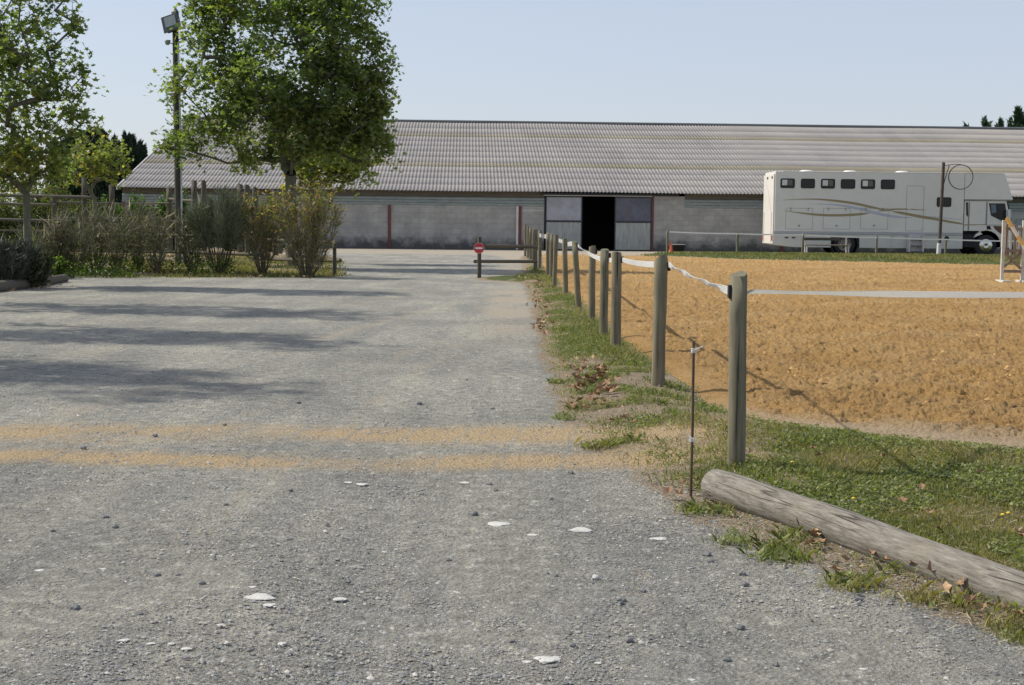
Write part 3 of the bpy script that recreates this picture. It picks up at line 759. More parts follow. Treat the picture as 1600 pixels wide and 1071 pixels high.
# yellow flowers
for (px, py) in [(1333, 800), (1566, 826), (1237, 742), (1063, 602), (1575, 822), (985, 575)]:
    x, y = G(px, py); z = gz(x, y)
    t = empty('dandelion', (x, y, z), 'small yellow flower in the grass', 'flower', 'yellow flowers in the grass')
    MB().tube([(0, 0, 0), (.003, 0, .015), (.004, 0, .031)], .0012, 5).build('stem', simple('stem_green', (.1, .15, .04)) if 'stem' not in MT else MT['stem'], t)
    MB().lathe([(0, .030), (.007, .031), (.009, .035), (.005, .038), (0, .0385)], n=10).build('petals', MT.setdefault('petal', simple('petal_yellow', (.75, .55, .03))), t)
# droppings on the sand
for (px, py, s) in [(1578, 646, .055), (1215, 618, .04)]:
    x, y = G(px, py); mb = MB(); rr = random.Random(int(px))
    for k in range(14):
        c = (rr.gauss(0, s), rr.gauss(0, s * .8), rr.uniform(-.005, .012)); r_ = s * rr.uniform(.2, .42)
    mb.lathe([(0, -r_ * .5), (r_ * .8, -r_ * .3), (r_, 0), (r_ * .75, r_ * .35), (0, r_ * .5)], c, n=8)
    o = mb.build('droppings', MT.setdefault('dung', simple('dung_brown', (.07, .035, .018), .95, 0, .3, 20)), None, (x, y, .03))
    tag(o, {1578: 'dark heap of droppings on the sand at the right edge', 1215: 'small brown heap of droppings on the sand just right of the nearest post', 1445: 'small brown heap of droppings in the middle of the near sand'}[px], 'droppings')

# ---------------------------------------------------------------- fences
def round_post(mb, b, t, r, n=14, seed=0):
    rr = random.Random(seed); b = Vector(b); t = Vector(t); pts = []; rad = []
    for i in range(7):
        f = i / 6; p = b.lerp(t, f); p += Vector((rr.uniform(-1, 1), rr.uniform(-1, 1), 0)) * r * .05
        pts.append(p); rad.append(r * (1.03 - .05 * f) * (1 + rr.uniform(-.02, .02)))
    pts.append(t + (t - b).normalized() * .004); rad.append(r * .90)
    mb.tube(pts, rad, n)
    return mb
def ribbon(mb, pts, w, seed=0, twist=None, th=.0015):
    """flat tape along points; twist = list of angles (0 = standing on edge, pi/2 = lying flat)"""
    n = len(pts); pts = [Vector(p) for p in pts]; L = []
    for i, p in enumerate(pts):
        d = (pts[min(i + 1, n - 1)] - pts[max(i - 1, 0)]).normalized()
        s = d.cross(Vector((0, 0, 1))).normalized(); u = s.cross(d)
        a = twist[i] if twist else 0
        v = u * math.cos(a) + s * math.sin(a); nn = v.cross(d).normalized() * th
        L.append((p - v * w / 2 - nn, p + v * w / 2 - nn, p + v * w / 2 + nn, p - v * w / 2 + nn))
    vs = [q for l in L for q in l]; fs = []
    for i in range(n - 1):
        for k in range(4):
            a = i * 4 + k; b = i * 4 + (k + 1) % 4
            fs.append((a, b, b + 4, a + 4))
    fs += [(0, 3, 2, 1), (4 * n - 4, 4 * n - 3, 4 * n - 2, 4 * n - 1)]
    mb.add(vs, fs, False); return mb
def sag(a, b, s, n=14):
    a = Vector(a); b = Vector(b)
    return [a.lerp(b, i / n) - Vector((0, 0, s * 4 * (i / n) * (1 - i / n))) for i in range(n + 1)]

fence = empty('tape_fence', (PB[0][0], PB[0][1], 0), 'row of round wooden posts joined by white tape between the drive and the sand', 'fence')
FO = Vector(fence.location)
tops = []
for i, (bx, by, tx, ty, dia) in enumerate(POSTS):
    x, y = PB[i]
    tX, tZ = P(tx, ty, y)
    round_post(MB(), Vector((x, y, -.15)) - FO, Vector((tX, y, tZ)) - FO, dia / 2, 16, i).build('post', MT['post'], fence)
    tops.append(Vector((tX, y, tZ)))
# post beyond the right edge that carries the tape
NP_ = Vector((4.35, 10.4, .83)); round_post(MB(), Vector((4.35, 10.4, -.15)) - FO, NP_ - FO, .045, 14, 77).build('post', MT['post'], fence)
def tapeseg(a, b, s, tw, w=.04):
    ribbon(MB(), [p - FO for p in sag(a, b, s, len(tw) - 1)], w, 0, tw).build('tape', MT['tape'], fence)
def at(px, py, Y): q = P(px, py, Y); return Vector((q[0], Y, q[1]))
Y0, Y1_ = PB[0][1], PB[1][1]
T1a = at(1140, 455, Y0); T1b = at(1168, 456, Y0); T2r = at(1044, 413, Y1_); T2l = at(1022, 413.5, Y1_)
tapeseg(T2r, T1a, .012, [0, .2, .9, 1.2, .7, .2, .6, 1.1, 1.2, .9, .5, 1.0, .7, .2, .0])
tapeseg(T1b, Vector((4.35, 10.4, .72)), .008, [1.0, 1.2, 1.1, .9, .6, .35, .2, .1, .05, 0, 0, 0, 0, 0, 0])
Y2, Y3, Y4, Y5 = PB[2][1], PB[3][1], PB[4][1], PB[5][1]
tapeseg(at(972, 406, Y2), T2l, .01, [0, .1, .1, .2, .1, .1, 0, 0], .045)
tapeseg(at(952, 406.5, Y3), at(957, 407, Y2), 0, [0, 0, 0], .045)
tapeseg(at(931, 402, Y4), at(938, 404.5, Y3), 0, [0, 0, 0], .045)
tapeseg(at(903, 384, Y5), at(938, 405, Y3), .02, [0, .6, .9, .5, .2, .1, 0, 0], .05)
tapeseg(at(887, 382, PB[6][1]), at(894, 381, Y5), 0, [0, .3, 0], .07)
tapeseg(at(873, 376, PB[7][1]), at(879, 378, PB[6][1]), 0, [0, .3, 0], .07)
tapeseg(at(843, 368, PB[10][1]), at(854, 370, PB[9][1]), 0, [0, .1, 0], .10)
for i in (1, 2, 3, 4, 5):   # black insulators at the tape
    q = tops[i] - FO + Vector((POSTS[i][4] / 2 + .008, 0, -.06)); MB().box(q.x - .012, q.x + .012, q.y - .02, q.y + .02, q.z - .03, q.z + .03, .004).build('insulator', MT['black'], fence)
q = T1a - FO; MB().box(q.x - .008, q.x + .012, q.y - .02, q.y + .02, q.z - .035, q.z + .03, .004).build('insulator', MT['black'], fence)

# far side of the arena
ff = empty('tape_fence', (P(1043, 398, 58.5)[0], 58.5, 0), 'low fence of thin posts and one white tape in front of the truck', 'fence')
FF = Vector(ff.location); ftops = []
for i, (px, ty) in enumerate([(1043, 361), (1152.5, 364), (1255, 365.5), (1370, 369.5), (1478, 374), (1590, 376)]):
    X_, Z_ = P(px, ty, 58.5 - .15 * i * 0)
    round_post(MB(), Vector((X_, 58.5, -.1)) - FF, Vector((X_, 58.5, Z_)) - FF, .05 if i != 1 else .055, 10, 30 + i).build('post', MT['post'], ff)
    ftops.append(Vector((X_, 58.5, Z_)))
def fz(px, py): X_, Z_ = P(px, py, 58.42); return Vector((X_, 58.42, Z_))
for a, b in [((1046, 362.5), (1153, 365.5)), ((1153, 365.5), (1255, 367)), ((1257, 367.5), (1371, 371.5)), ((1374, 371), (1478, 374.5)), ((1478, 374.5), (1592, 377))]:
    ribbon(MB(), [p - FF for p in sag(fz(*a), fz(*b), .02, 8)], .055).build('tape', MT['tape'], ff)

# rusty stake with string
sx, sy = G(1079, 776); st = empty('iron_stake', (sx, sy, 0), 'thin rusty iron stake with two white string ties, left of the nearest post', 'stake')
MB().tube([(0, 0, -.1), (.002, 0, .3), (-.001, 0, P(1078, 533, sy)[1])], .0065, 8).build('rod', MT['rust'], st)
for py in (548, 687):
    zz = P(1079, py, sy)[1]
    mb = MB()
    for k in range(3): mb.lathe([(.010, -.004), (.013, 0), (.010, .004)], (0, 0, zz + k * .007 - .007), n=10)
    mb.tube([(0, -.01, zz), (.02, -.015, zz + .012), (.038, -.01, zz + .02)] if py < 600 else [(0, -.01, zz), (-.012, -.02, zz + .01), (-.02, -.02, zz + .022)], .003, 5)
    mb.build('string_tie', MT['tape'], st)

# log
lg = empty('log', (LOGA.x, LOGA.y, 0), 'thick weathered grey log lying along the edge of the lawn', 'log')
d = LOGB - LOGA; rr = random.Random(3); pts = []; rad = []
N_ = 34
for i in range(N_):
    f = i / (N_ - 1); p = Vector((0, 0, 0)) + d * f; p.z = .064 - .012 * f + .006 * math.sin(f * 9)
    p.x += .004 * math.sin(f * 7); pts.append(p); rad.append(0.074 - .010 * f + .002 * math.sin(f * 31) + rr.uniform(-.001, .001))
pts = [pts[0] - d * .004] + pts; rad = [rad[0] * .86] + rad
MB().tube(pts, rad, 28).build('trunk', None, lg).data.materials.append(MT['log'])
lg.children[0].name = 'log_body'
# material grain runs along object z: turn its coordinates to follow the log
m, n_, b_ = mat_new('log_wood'); tcn = n_.nodes.new('ShaderNodeTexCoord'); mp = n_.nodes.new('ShaderNodeMapping'); mp.vector_type = 'TEXTURE'
mp.inputs['Rotation'].default_value = (0, 0, math.atan2(d.y, d.x)); mp.inputs['Scale'].default_value = (1 / 9, 1 / 60, 1 / 60)
lk(n_, tcn.outputs['Object'], mp.inputs[0]); f1 = noise(n_, 1.0, 7, .72, mp.outputs[0], .25)
c = ramp(n_, f1, [(.30, (.06, .053, .043)), (.45, (.165, .15, .125)), (.68, (.32, .30, .26))])
mp2 = n_.nodes.new('ShaderNodeMapping'); mp2.vector_type = 'TEXTURE'; mp2.inputs['Rotation'].default_value = (0, 0, math.atan2(d.y, d.x)); mp2.inputs['Scale'].default_value = (1 / .9, 1 / 22, 1 / 22)
lk(n_, tcn.outputs['Object'], mp2.inputs[0]); f2 = noise(n_, 1.0, 1, .4, mp2.outputs[0], .1)
crk = ramp(n_, f2, [(.485, 0.), (.5, 1.), (.515, 0.)])
crk = math_(n_, 'MULTIPLY', crk, ramp(n_, noise(n_, 3, 2, .5, tcn.outputs['Object']), [(.5, 0.), (.6, .9)]))
c = mix(n_, crk, c, (.04, .032, .025)); c = mix(n_, ramp(n_, noise(n_, 4, 5, .6, tcn.outputs['Object']), [(.5, 0.), (.7, .4)]), c, (.23, .2, .15))
lk(n_, c, b_.inputs['Base Color']); b_.inputs['Roughness'].default_value = .9
bump(n_, b_, math_(n_, 'SUBTRACT', f1, math_(n_, 'MULTIPLY', crk, 1.5)), .9, .008)
lg.children[0].data.materials[0] = m

# ---- barrier with the no entry sign
bx, by = G(749, 434.5); br_ = empty('post_and_rail_barrier', (bx, by, 0), 'short two rail wooden barrier between the no entry post and the tape fence', 'barrier')
BO = Vector(br_.location); sc_ = F_PX / by
round_post(MB(), (0, 0, -.1), (P(749, 371.5, by)[0] - bx, 0, P(749, 371.5, by)[1]), .045, 12, 4).build('post', MT['darkpost'], br_)
e1 = PB[11]; yy = e1[1] - .2
for (pya, pyb, pxa) in ((384.5, 386, 756), (409, 409, 742)):
    a = P(pxa, pya, by - .0); b = P(838, pyb, yy)
    MB().tube([Vector((a[0], by + .07, a[1])) - BO, Vector((b[0], yy, b[1])) - BO], .042 if pya > 400 else .048, 10).build('rail', MT['darkwood'], br_)
zz = P(748.5, 388, by)[1]; xx = P(748.5, 388, by)[0]
sg = empty('no_entry_sign', (xx, by - .055, zz), 'small round red no entry sign with a white bar', 'sign')
MB().lathe([(0, -.006), (.108, -.006), (.108, .004), (0, .004)], (0, 0, 0), 'y', 40, False).build('disc', MT['signred'], sg)
MB().lathe([(.108, -.0075), (.125, -.0075), (.125, .005), (.108, .005)], (0, 0, 0), 'y', 40, False).build('rim', simple('sign_rim_pink', (.55, .25, .25)), sg)
MB().box(-.078, .078, -.0095, -.0062, -.020, .020, .001).build('white_bar', MT['signwhite'], sg)

# ---- left barrier behind the shrubs
def rail_fence(name, label, posts, rails, pr, rr_, pm, rm, seed=0, fx=None):
    x0, y0 = posts[0][0], posts[0][1]
    e = empty(name, (x0, y0, 0), label, 'fence'); O = Vector((x0, y0, 0))
    for i, (x, y, h) in enumerate(posts):
        round_post(MB(), Vector((x, y, -.1)) - O, Vector((x + random.uniform(-.02, .02), y, h)) - O, pr, 10, seed + i).build('post', pm, e)
    for (a, b, r) in rails:
        MB().tube([Vector(a) - O, (Vector(a) + Vector(b)) / 2 - O + Vector((0, 0, -.01)), Vector(b) - O], r, 8).build('rail', rm, e)
    return e
def pv(px, py, Y): q = P(px, py, Y); return (q[0], Y, q[1])
Ya, Yb = 31.3, 35.5
p1 = P(523, 380, Ya); p2 = P(401, 371, Yb)
p3 = P(280, 366, 37)
rail_fence('roadside_rail_fence', 'low two rail wooden fence running behind the roadside shrubs up to the drive', [(p1[0], Ya, p1[1]), (p2[0], Yb, p2[1]), (p3[0], 37, p3[1]), (P(150, 366, 38)[0], 38, 1.0)],
           [(pv(532, 407.5, Ya + .06), pv(403, 404, Yb + .06), .045), (pv(525, 379, Ya + .06), pv(403, 374, Yb + .06), .04),
            (pv(403, 398, Yb + .06), pv(283, 394, 37.06), .045), (pv(403, 370, Yb + .06), pv(283, 368, 37.06), .035),
            (pv(283, 394, 37.06), pv(100, 391, 38.1), .045), (pv(283, 368, 37.06), pv(100, 366, 38.1), .035)], .045, .045, MT['darkpost'], MT['darkwood'], 50)

# ---- timber riding pen on the left
near_posts = [(P(-60, 285, 42)[0], 42, 2.2), (P(131.5, 280, 42)[0], 42, P(131.5, 279, 42)[1])]
rail_fence('riding_pen_fence', 'tall grey three rail fence at the far left, nearest side of the timber pen', near_posts,
           [(pv(-60, 303, 41.9), pv(145, 309, 41.9), .055), (pv(-60, 341, 41.9), pv(112, 346, 41.9), .045), (pv(-60, 378, 41.9), pv(131, 380, 41.9), .04), (pv(131, 367, 41.9), pv(290, 366.5, 43.0), .035),
            (pv(131, 348.5, 41.9), pv(270, 356, 43), .04)], .08, .05, MT['darkpost'], MT['greyrail'], 70)
fp = []
for (px, py, Y) in [(-20, 292, 50), (84, 295, 50), (174, 291, 51), (265, 294, 50.5), (303, 283, 49), (318, 284, 52), (375, 289, 49), (386, 291, 50), (398, 295, 48), (430, 299, 49), (437, 300, 52)]:
    q = P(px, py, Y); fp.append((q[0], Y, q[1]))
rail_fence('riding_pen_fence', 'row of tall dark posts with thin rails on the far side of the timber pen', fp,
           [(pv(-20, 317.5, 49.9), pv(86, 320.5, 49.9), .05), (pv(75, 316, 49.9), pv(174, 318, 50.9), .04), (pv(174, 318.5, 50.9), pv(265, 318, 50.4), .035),
            (pv(265, 311, 50.4), pv(303, 314, 48.9), .05), (pv(303, 372, 48.9), pv(398, 372, 47.9), .035), (pv(303, 345, 48.9), pv(440, 345, 48.9), .04), (pv(80, 341, 49.9), pv(265, 341, 50.4), .035), (pv(265, 345, 50.4), pv(303, 345, 48.9), .035),
            (pv(150, 366, 50.9), pv(265, 366, 50.4), .03), (pv(-20, 360, 49.9), pv(150, 362, 50.9), .03)], .10, .05, MT['darkpost'], MT['greyrail'], 90)

# ---------------------------------------------------------------- lamp post
LY = 38.0; lx = P(279.5, 400, LY)[0]
lp = empty('lamp_post', (lx, LY, 0), 'tall wooden lamp post with a square floodlight on top, beside the large tree', 'lamp post')
tz = P(279, 45, LY)[1]
MB().tube([(0, 0, -.2), (0, 0, 3), (-.03, 0, tz)], [.105, .10, .082], 16).build('pole', MT['pole'], lp)
MB().lathe([(.10, 0), (.10, .05), (.10, .09), (0, .25)], (-.03, 0, tz + .35), n=16, smooth=False).build('cap', MT['lampgrey'], lp)
MB().tube([(-.03, 0, tz - .02), (-.03, 0, tz + .42)], .07, 12).build('pole_head', MT['lampgrey'], lp)
MB().tube([(.10, -.05, .05), (.10, -.05, 3), (.055, -.045, tz - .4)], .026, 6).build('conduit', MT['conduit'], lp)
Rt = Matrix.Translation((-.10, -.20, tz + .12)) @ Matrix.Rotation(R(-14), 4, 'Y') @ Matrix.Rotation(R(-10), 4, 'X') @ Matrix.Rotation(R(-14), 4, 'Z')
hd = MB(); hd.box(-.21, .21, -.02, .16, -.20, .20, .015, Rt); hd.box(-.24, .24, -.05, -.015, -.235, .215, .006, Rt); hdo = hd.build('floodlight', MT['lampgrey'], lp)
MB().box(-.15, .18, -.058, -.052, -.10, .17, 0, Rt).build('lamp_glass', MT['lampglass'], hdo)
MB().tube([Rt @ Vector((.22, .05, -.05)), Rt @ Vector((.34, .05, -.05))], .018, 6).build('bracket', MT['lampgrey'], lp)
for s_, zz_ in ((-1, -.42), (1, -.30)):
    mb = MB(); mb.tube([(s_ * .06 - .02, 0, tz + zz_), (s_ * .16 - .02, -.02, tz + zz_ + .03)], .015, 6)
    mb.lathe([(0, -.06), (.05, -.05), (.075, .02), (.09, .07), (0, .07)], (s_ * .22 - .02, -.03, tz + zz_ + .03), n=14); mb.build('spotlight', MT['lampglass'], lp)

# ---------------------------------------------------------------- barn
BA = math.atan(72 / 2150); barn = empty('barn', (0, 66.7, 0), 'long low grey block barn with a wide corrugated roof across the whole background', 'barn', rz=BA)
XL, XR, DEP = -18.85, 44.0, 33.2
SL = .264; ZE = 2.80
def bx_(name, mat, *a, par=None, bev=0): return MB().box(*a, bev).build(name, mat, par or barn)
DX0, DX1 = 1.50, 6.72
# walls: outer block walls with the doorway left open
w = MB(); w.box(XL + .15, DX0, 0, .2, 0, 2.10); w.box(DX1, 8.30, 0, .2, 0, 2.66); w.box(8.30, XR - .15, 0, .2, 0, 2.10)
w.build('block_wall', MT['block'], barn)
g = MB(); zr = ZE + SL * 16.6
for xa, xb in ((XL + .15, XL + .35), (XR - .35, XR - .15)):
    g.prism([(.2, 0), (DEP - .2, 0), (DEP - .2, 2.66), (16.6, zr - .15), (.2, 2.66)], 'x', xa, xb)
g.box(XL + .15, XR - .15, DEP - .2, DEP, 0, 2.66); g.build('gable_wall', MT['block'], barn)
bx_('interior_dark_sheet', MT['black'], XL + 1, XR - 1, 6.0, 6.1, 0, 3.6)  # black sheet standing in for the shade inside the barn
def ribs(mb, x0, x1, y0, y1, z0, z1, n, vert=False):
    for i in range(n):
        if vert:
            a = x0 + (x1 - x0) * i / n; b = x0 + (x1 - x0) * (i + .5) / n; c_ = x0 + (x1 - x0) * (i + 1) / n
            mb.prism([(a, y0), (b - .02, y0 - .03), (b + .02, y0 - .03), (c_, y0), (c_, y1), (a, y1)], 'z', z0, z1)
        else:
            a = z0 + (z1 - z0) * i / n; c_ = z0 + (z1 - z0) * (i + 1) / n; h_ = (c_ - a)
            mb.prism([(y0, a), (y0 - .03, a + h_ * .35), (y0 - .03, a + h_ * .6), (y0, c_ - .01), (y1, c_ - .01), (y1, a)], 'x', x0, x1)
    return mb
ribs(MB(), XL + .15, DX0, -.005, .15, 2.105, 2.53, 3).build('cladding', MT['clad'], barn)
ribs(MB(), 8.302, XR - .15, -.005, .15, 1.98 + .125, 2.53, 3).build('cladding', MT['clad'], barn)
bx_('fascia_board', MT['board'], XL + .15, DX0, .02, .14, 2.533, 2.86); bx_('fascia_board', MT['board'], 8.302, XR - .15, .02, .14, 2.533, 2.86)
bx_('door_rail', MT['darksteel'], 1.3, 8.0, -.12, -.02, 2.665, 2.76)
bx_('track_cover', MT['palepipe'], 1.45, 6.7, -.135, -.123, 2.63, 2.66)
for i in range(10):
    xc = XL + .2 + i * 6.345
    if abs(xc - .2) < .3 or xc > XR: xc = .33
    bx_('column', MT['redsteel'], xc - .07, xc + .07, -.06, -.002, 0, 2.11 if abs(xc - 6.6) > .5 else 2.66)
bx_('downpipe', MT['palepipe'], .14, .245, -.10, -.003, .02, 2.11)
bx_('white_line', MT['palepipe'], .45, 1.45, -.008, -.002, 1.90, 1.925)
# sliding doors
def door(x0, x1, glass, label):
    f = ribs(MB(), x0 + .03, x1 - .03, -.07, -.03, .06, 1.36, 9, True).build('door', MT['doorclad'], barn); f['label'] = label
    fr = MB()
    for a in ((x0, x0 + .05, 0, 2.62), (x1 - .05, x1, 0, 2.62)): fr.box(a[0], a[1], -.10, -.028, a[2] + .03, a[3])
    fr.box(x0 + .05, x1 - .05, -.105, -.028, 1.37, 1.45); fr.box(x0 + .05, x1 - .05, -.105, -.028, 2.56, 2.62); fr.build('door_frame', MT['darksteel'], f)
    MB().box(x0 + .05, x1 - .05, -.06, -.045, 1.452, 2.558).build('door_pane', glass, f)
door(DX0 + .05, 3.33, MT['dirtyglass'], 'left sliding door with a pale dusty pane'); door(4.90, 6.70, MT['darkglass'], 'right sliding door with a dark reflecting pane')
# grey side door far right, beyond the truck
xs = P(1588, 350, 67.5)[0]
bx_('side_door', MT['clad'], xs, xs + 1.6, -.05, -.006, 0, 1.75)
# corrugated roof
PITC = .177; nc_ = int((XR - XL) / PITC); ux = np.linspace(XL, XL + nc_ * PITC, nc_ * 8 + 1)
wav = .019 * np.sin((ux - XL) / PITC * 2 * np.pi)
def roof_rows(rows, name, mat, slope=1, par=None):
    V = []; Fs = []; o = 0
    rg = np.random.default_rng(5)
    for (s0, s1) in rows:
        # a small droop of each course, laid over the one below
        for (sa, sb, la, lb) in ((s0 - .04, s1, .002, .0),):
            ra = ZE + SL * sa + la + wav + .012 * np.sin(ux * .55); rb = ZE + SL * sb + lb + wav + .012 * np.sin(ux * .55)
            ya = sa - .45; yb = sb - .45
            if slope < 0: ya, yb = DEP - ya, DEP - yb
            A_ = np.stack([ux, np.full_like(ux, ya), ra], 1); B_ = np.stack([ux, np.full_like(ux, yb), rb], 1)
            A2 = A_.copy(); A2[:, 2] -= .001
            V += [A2, A_, B_]; n_ = len(ux); i = np.arange(n_ - 1)
            for k in (0, 1): Fs.append(np.stack([o + k * n_ + i, o + k * n_ + i + 1, o + (k + 1) * n_ + i + 1, o + (k + 1) * n_ + i], 1))
            o += 3 * n_
    return np_mesh(name, np.vstack(V), np.vstack(Fs), mat, par or barn, smooth=False)
e1_ = [0.06, 1.35, 2.7, 3.95, 5.2]; e2_ = [6.2, 7.5, 8.85, 10.2, 11.5, 12.8]; e3_ = [13.7, 15.2, 17.02]
rw = [(a, b) for L_ in (e1_, e2_, e3_) for a, b in zip(L_[:-1], L_[1:])]
roof = roof_rows(rw, 'roof', MT['roof'])
roof_rows([(5.2, 6.2), (12.8, 13.7)], 'skylight_strip', MT['skylight'], par=roof)
back = roof_rows([(0.06, 5.7), (5.7, 11.4), (11.4, 17.02)], 'roof', MT['roof'], -1)
MB().tube([(XL, 16.6, ZE + SL * 17.05 + .02), (XR, 16.6, ZE + SL * 17.05 + .02)], .13, 8, smooth=False, flat=.8).build('ridge_cap', MT['ridge'], roof)
vg = MB()
vg.add([(XL - .02, -.45, ZE - .12), (XL - .02, 16.6, ZE + SL * 17.05 - .12), (XL - .02, 16.6, ZE + SL * 17.05 + .05), (XL - .02, -.45, ZE + .05)] + [(XL + .03, -.45, ZE - .12), (XL + .03, 16.6, ZE + SL * 17.05 - .12), (XL + .03, 16.6, ZE + SL * 17.05 + .05), (XL + .03, -.45, ZE + .05)],
       [(0, 1, 2, 3), (7, 6, 5, 4), (0, 3, 7, 4), (1, 5, 6, 2), (3, 2, 6, 7), (0, 4, 5, 1)])
vg.build('verge_trim', MT['palepipe'], roof)

# ---------------------------------------------------------------- horse truck
TY = 61.5
tx0 = P(1211, 300, TY)[0]
tr_ = empty('horse_truck', (tx0, TY, 0), 'long cream horse truck with brown and lilac swooshes parked in front of the barn', 'truck')
def L(px, py):                     # truck side pixel -> local x, z
    q = P(px, py, TY); return q[0] - tx0, q[1]
x1 = L(1507, 300)[0]; zt = L(1360, 269)[1]; zb = L(1400, 388)[1]; zbelt = L(1400, 364)[1]
zc = L(1545, 312)[1]; xo0 = L(1570, 271)[0]; xo1 = L(1583, 312)[0]
W = 2.5
body = MB(); body.box(0, x1, 0, W, zbelt, zt, .03); body.build('body', MT['truck'], tr_)
low = MB(); low.prism([(.9, zb), (L(1298, 380)[0], zb), (L(1298, 380)[0], zbelt - .05), (0, zbelt - .05), (0, zb + .12)], 'y', .01, W - .01)
low.prism([(L(1343, 380)[0], zb), (x1, zb), (x1, zbelt - .05), (L(1343, 380)[0], zbelt - .05)], 'y', .01, W - .01)
low.box(L(1298, 380)[0], L(1343, 380)[0], .01, W - .01, zbelt - .18, zbelt - .05)
low.build('skirt', MT['trucklow'], tr_)
bx_('belt_trim', MT['lilac'], 0.01, x1 - .005, -.012, .05, zbelt - .048, zbelt - .002, par=tr_)
bx_('belt_trim', MT['seam'], 0.01, x1 - .005, -.006, .05, zbelt - .10, zbelt - .085, par=tr_)
oc = MB(); oc.prism([(x1 + .012, zc), (xo1, zc), (xo0, zt - .01), (x1 + .012, zt - .01)], 'y', 0.005, W - .005); oc.build('overcab', MT['truck'], tr_)
bx_('edge_trim', MT['seam'], .35, xo0 - .1, -.006, .04, zt - .022, zt - .008, par=tr_)
bx_('overcab_sill', MT['seam'], x1 + .02, xo1 - .03, .02, W - .02, zc - .05, zc - .002, par=tr_)
# rear ramp
rp = MB(); rp.box(-.06, -.002, .04, W - .04, zb + .14, zt - .12, .015); rpo = rp.build('rear_ramp', MT['truck'], tr_)
for yy_ in (.35, W - .35): MB().tube([(-.075, yy_, zb + .2), (-.075, yy_, 1.9)], .02, 6).build('hinge_bar', MT['palepipe'], rpo)
MB().prism([(.5, 1.9), (.56, 1.9), (1.3, 2.9), (1.95, 3.3), (1.25, 2.8)], 'x', -.066, -.061).build('stripe', MT['lilac'], rpo)
for yy_ in (.14, W - .14): bx_('tail_light', MT['redlens'], -.085, -.062, yy_ - .08, yy_ + .08, zb + .28, zb + .5, par=tr_)
for yy_ in (.3, 1.4): bx_('marker_lamp', MT['black'], -.08, -.061, yy_, yy_ + .2, zt - .32, zt - .22, par=tr_)
def rrect(x0, z0, x1_, z1, r=.07, n=5):
    pts = []
    for cx_, cz_, a0 in ((x1_ - r, z1 - r, 0), (x0 + r, z1 - r, 90), (x0 + r, z0 + r, 180), (x1_ - r, z0 + r, 270)):
        for k in range(n + 1):
            a = R(a0 + 90 * k / n); pts.append((cx_ + r * math.cos(a), cz_ + r * math.sin(a)))
    return pts
for i, (pa, pb) in enumerate([(1219.7, 1241.7), (1251.6, 1273), (1283, 1304.4), (1314, 1336), (1345.4, 1367), (1376.5, 1398), (1464, 1486)]):
    ytop = 279 + (pa - 1219.7) * .0115 if i < 6 else 308.4; a = L(pa, ytop); b = L(pb, ytop + 15.2)
    f = MB().prism(rrect(a[0], b[1], b[0], a[1], .075), 'y', -.022, .01).build('window', MT['black'], tr_)
    MB().prism(rrect(a[0] + .035, b[1] + .035, b[0] - .035, a[1] - .035, .05), 'y', -.026, -.0225).build('pane', MT['blackglass'], f)
    if i in (0, 2, 4):
        MB().box(a[0] + .07, a[0] + .30, -.030, -.0265, b[1] + .12, a[1] - .06).build('blind', MT['blind'], f)
        MB().box(a[0] + .33, a[0] + .52, -.030, -.0265, b[1] + .12, a[1] - .06).build('blind', simple('brown_blind', (.12, .11, .10), .5), f)
def outline(x0, z0, x1_, z1, t=.014):
    mb = MB()
    mb.box(x0, x1_, -.004, .01, z0, z0 + t); mb.box(x0, x1_, -.004, .01, z1 - t, z1); mb.box(x0, x0 + t, -.0045, .01, z0 + t, z1 - t); mb.box(x1_ - t, x1_, -.0045, .01, z0 + t, z1 - t)
    return mb
for (pa, pb) in ((1228, 1269.5), (1286.5, 1328), (1345, 1387)):
    a = L(pa, 325.3); b = L(pb, 358.7); h_ = outline(a[0], b[1], b[0], a[1]).build('locker_hatch', MT['seam'], tr_)
    MB().lathe([(.045, -.012), (.045, 0), (.02, -.002)], ((a[0] + b[0]) / 2, -.001, b[1] + .16), 'y', 12, False).build('latch', MT['seam'], h_)
    for fx_ in (.18, .82): MB().box(a[0] + (b[0] - a[0]) * fx_ - .015, a[0] + (b[0] - a[0]) * fx_ + .015, -.02, 0, a[1] - .11, a[1] + .02).build('hinge', MT['seam'], h_)
a = L(1417, 290.5); b = L(1442, 361.5); dr = outline(a[0], b[1], b[0], a[1]).build('door', MT['seam'], tr_)
for fz_ in (.06, .5, .93): MB().box(b[0] - .10, b[0] + .03, -.02, 0, b[1] + (a[1] - b[1]) * fz_ - .02, b[1] + (a[1] - b[1]) * fz_ + .02).build('hinge', MT['palepipe'], dr)
MB().box(a[0] + .08, a[0] + .2, -.03, 0, b[1] + .95, b[1] + 1.0).build('handle', MT['palepipe'], dr)
# folding steps
a = L(1417, 367); b = L(1439, 394); stp = MB(); stp.box(a[0], a[0] + .05, -.42, -.012, b[1], a[1]); stp.box(b[0] - .05, b[0], -.42, -.012, b[1], a[1]); stp.box(a[0] + .05, b[0] - .05, -.06, -.014, b[1], a[1])
so = stp.build('steps', MT['palepipe'], tr_)
for k in range(3): zz_ = b[1] + .03 + k * .25; MB().box(a[0] + .05, b[0] - .05, -.40 + .1 * k, -.062, zz_, zz_ + .03).build('tread', MT['clad'], so)
# roof hatches
for px in (1266.5, 1335.5, 1418):
    q = L(px, 266)[0]; MB().lathe([(.30, 0), (.29, .05), (.2, .09), (0, .10)], (q, .9, zt - .002), n=20).build('roof_vent', MT['signwhite'], tr_)
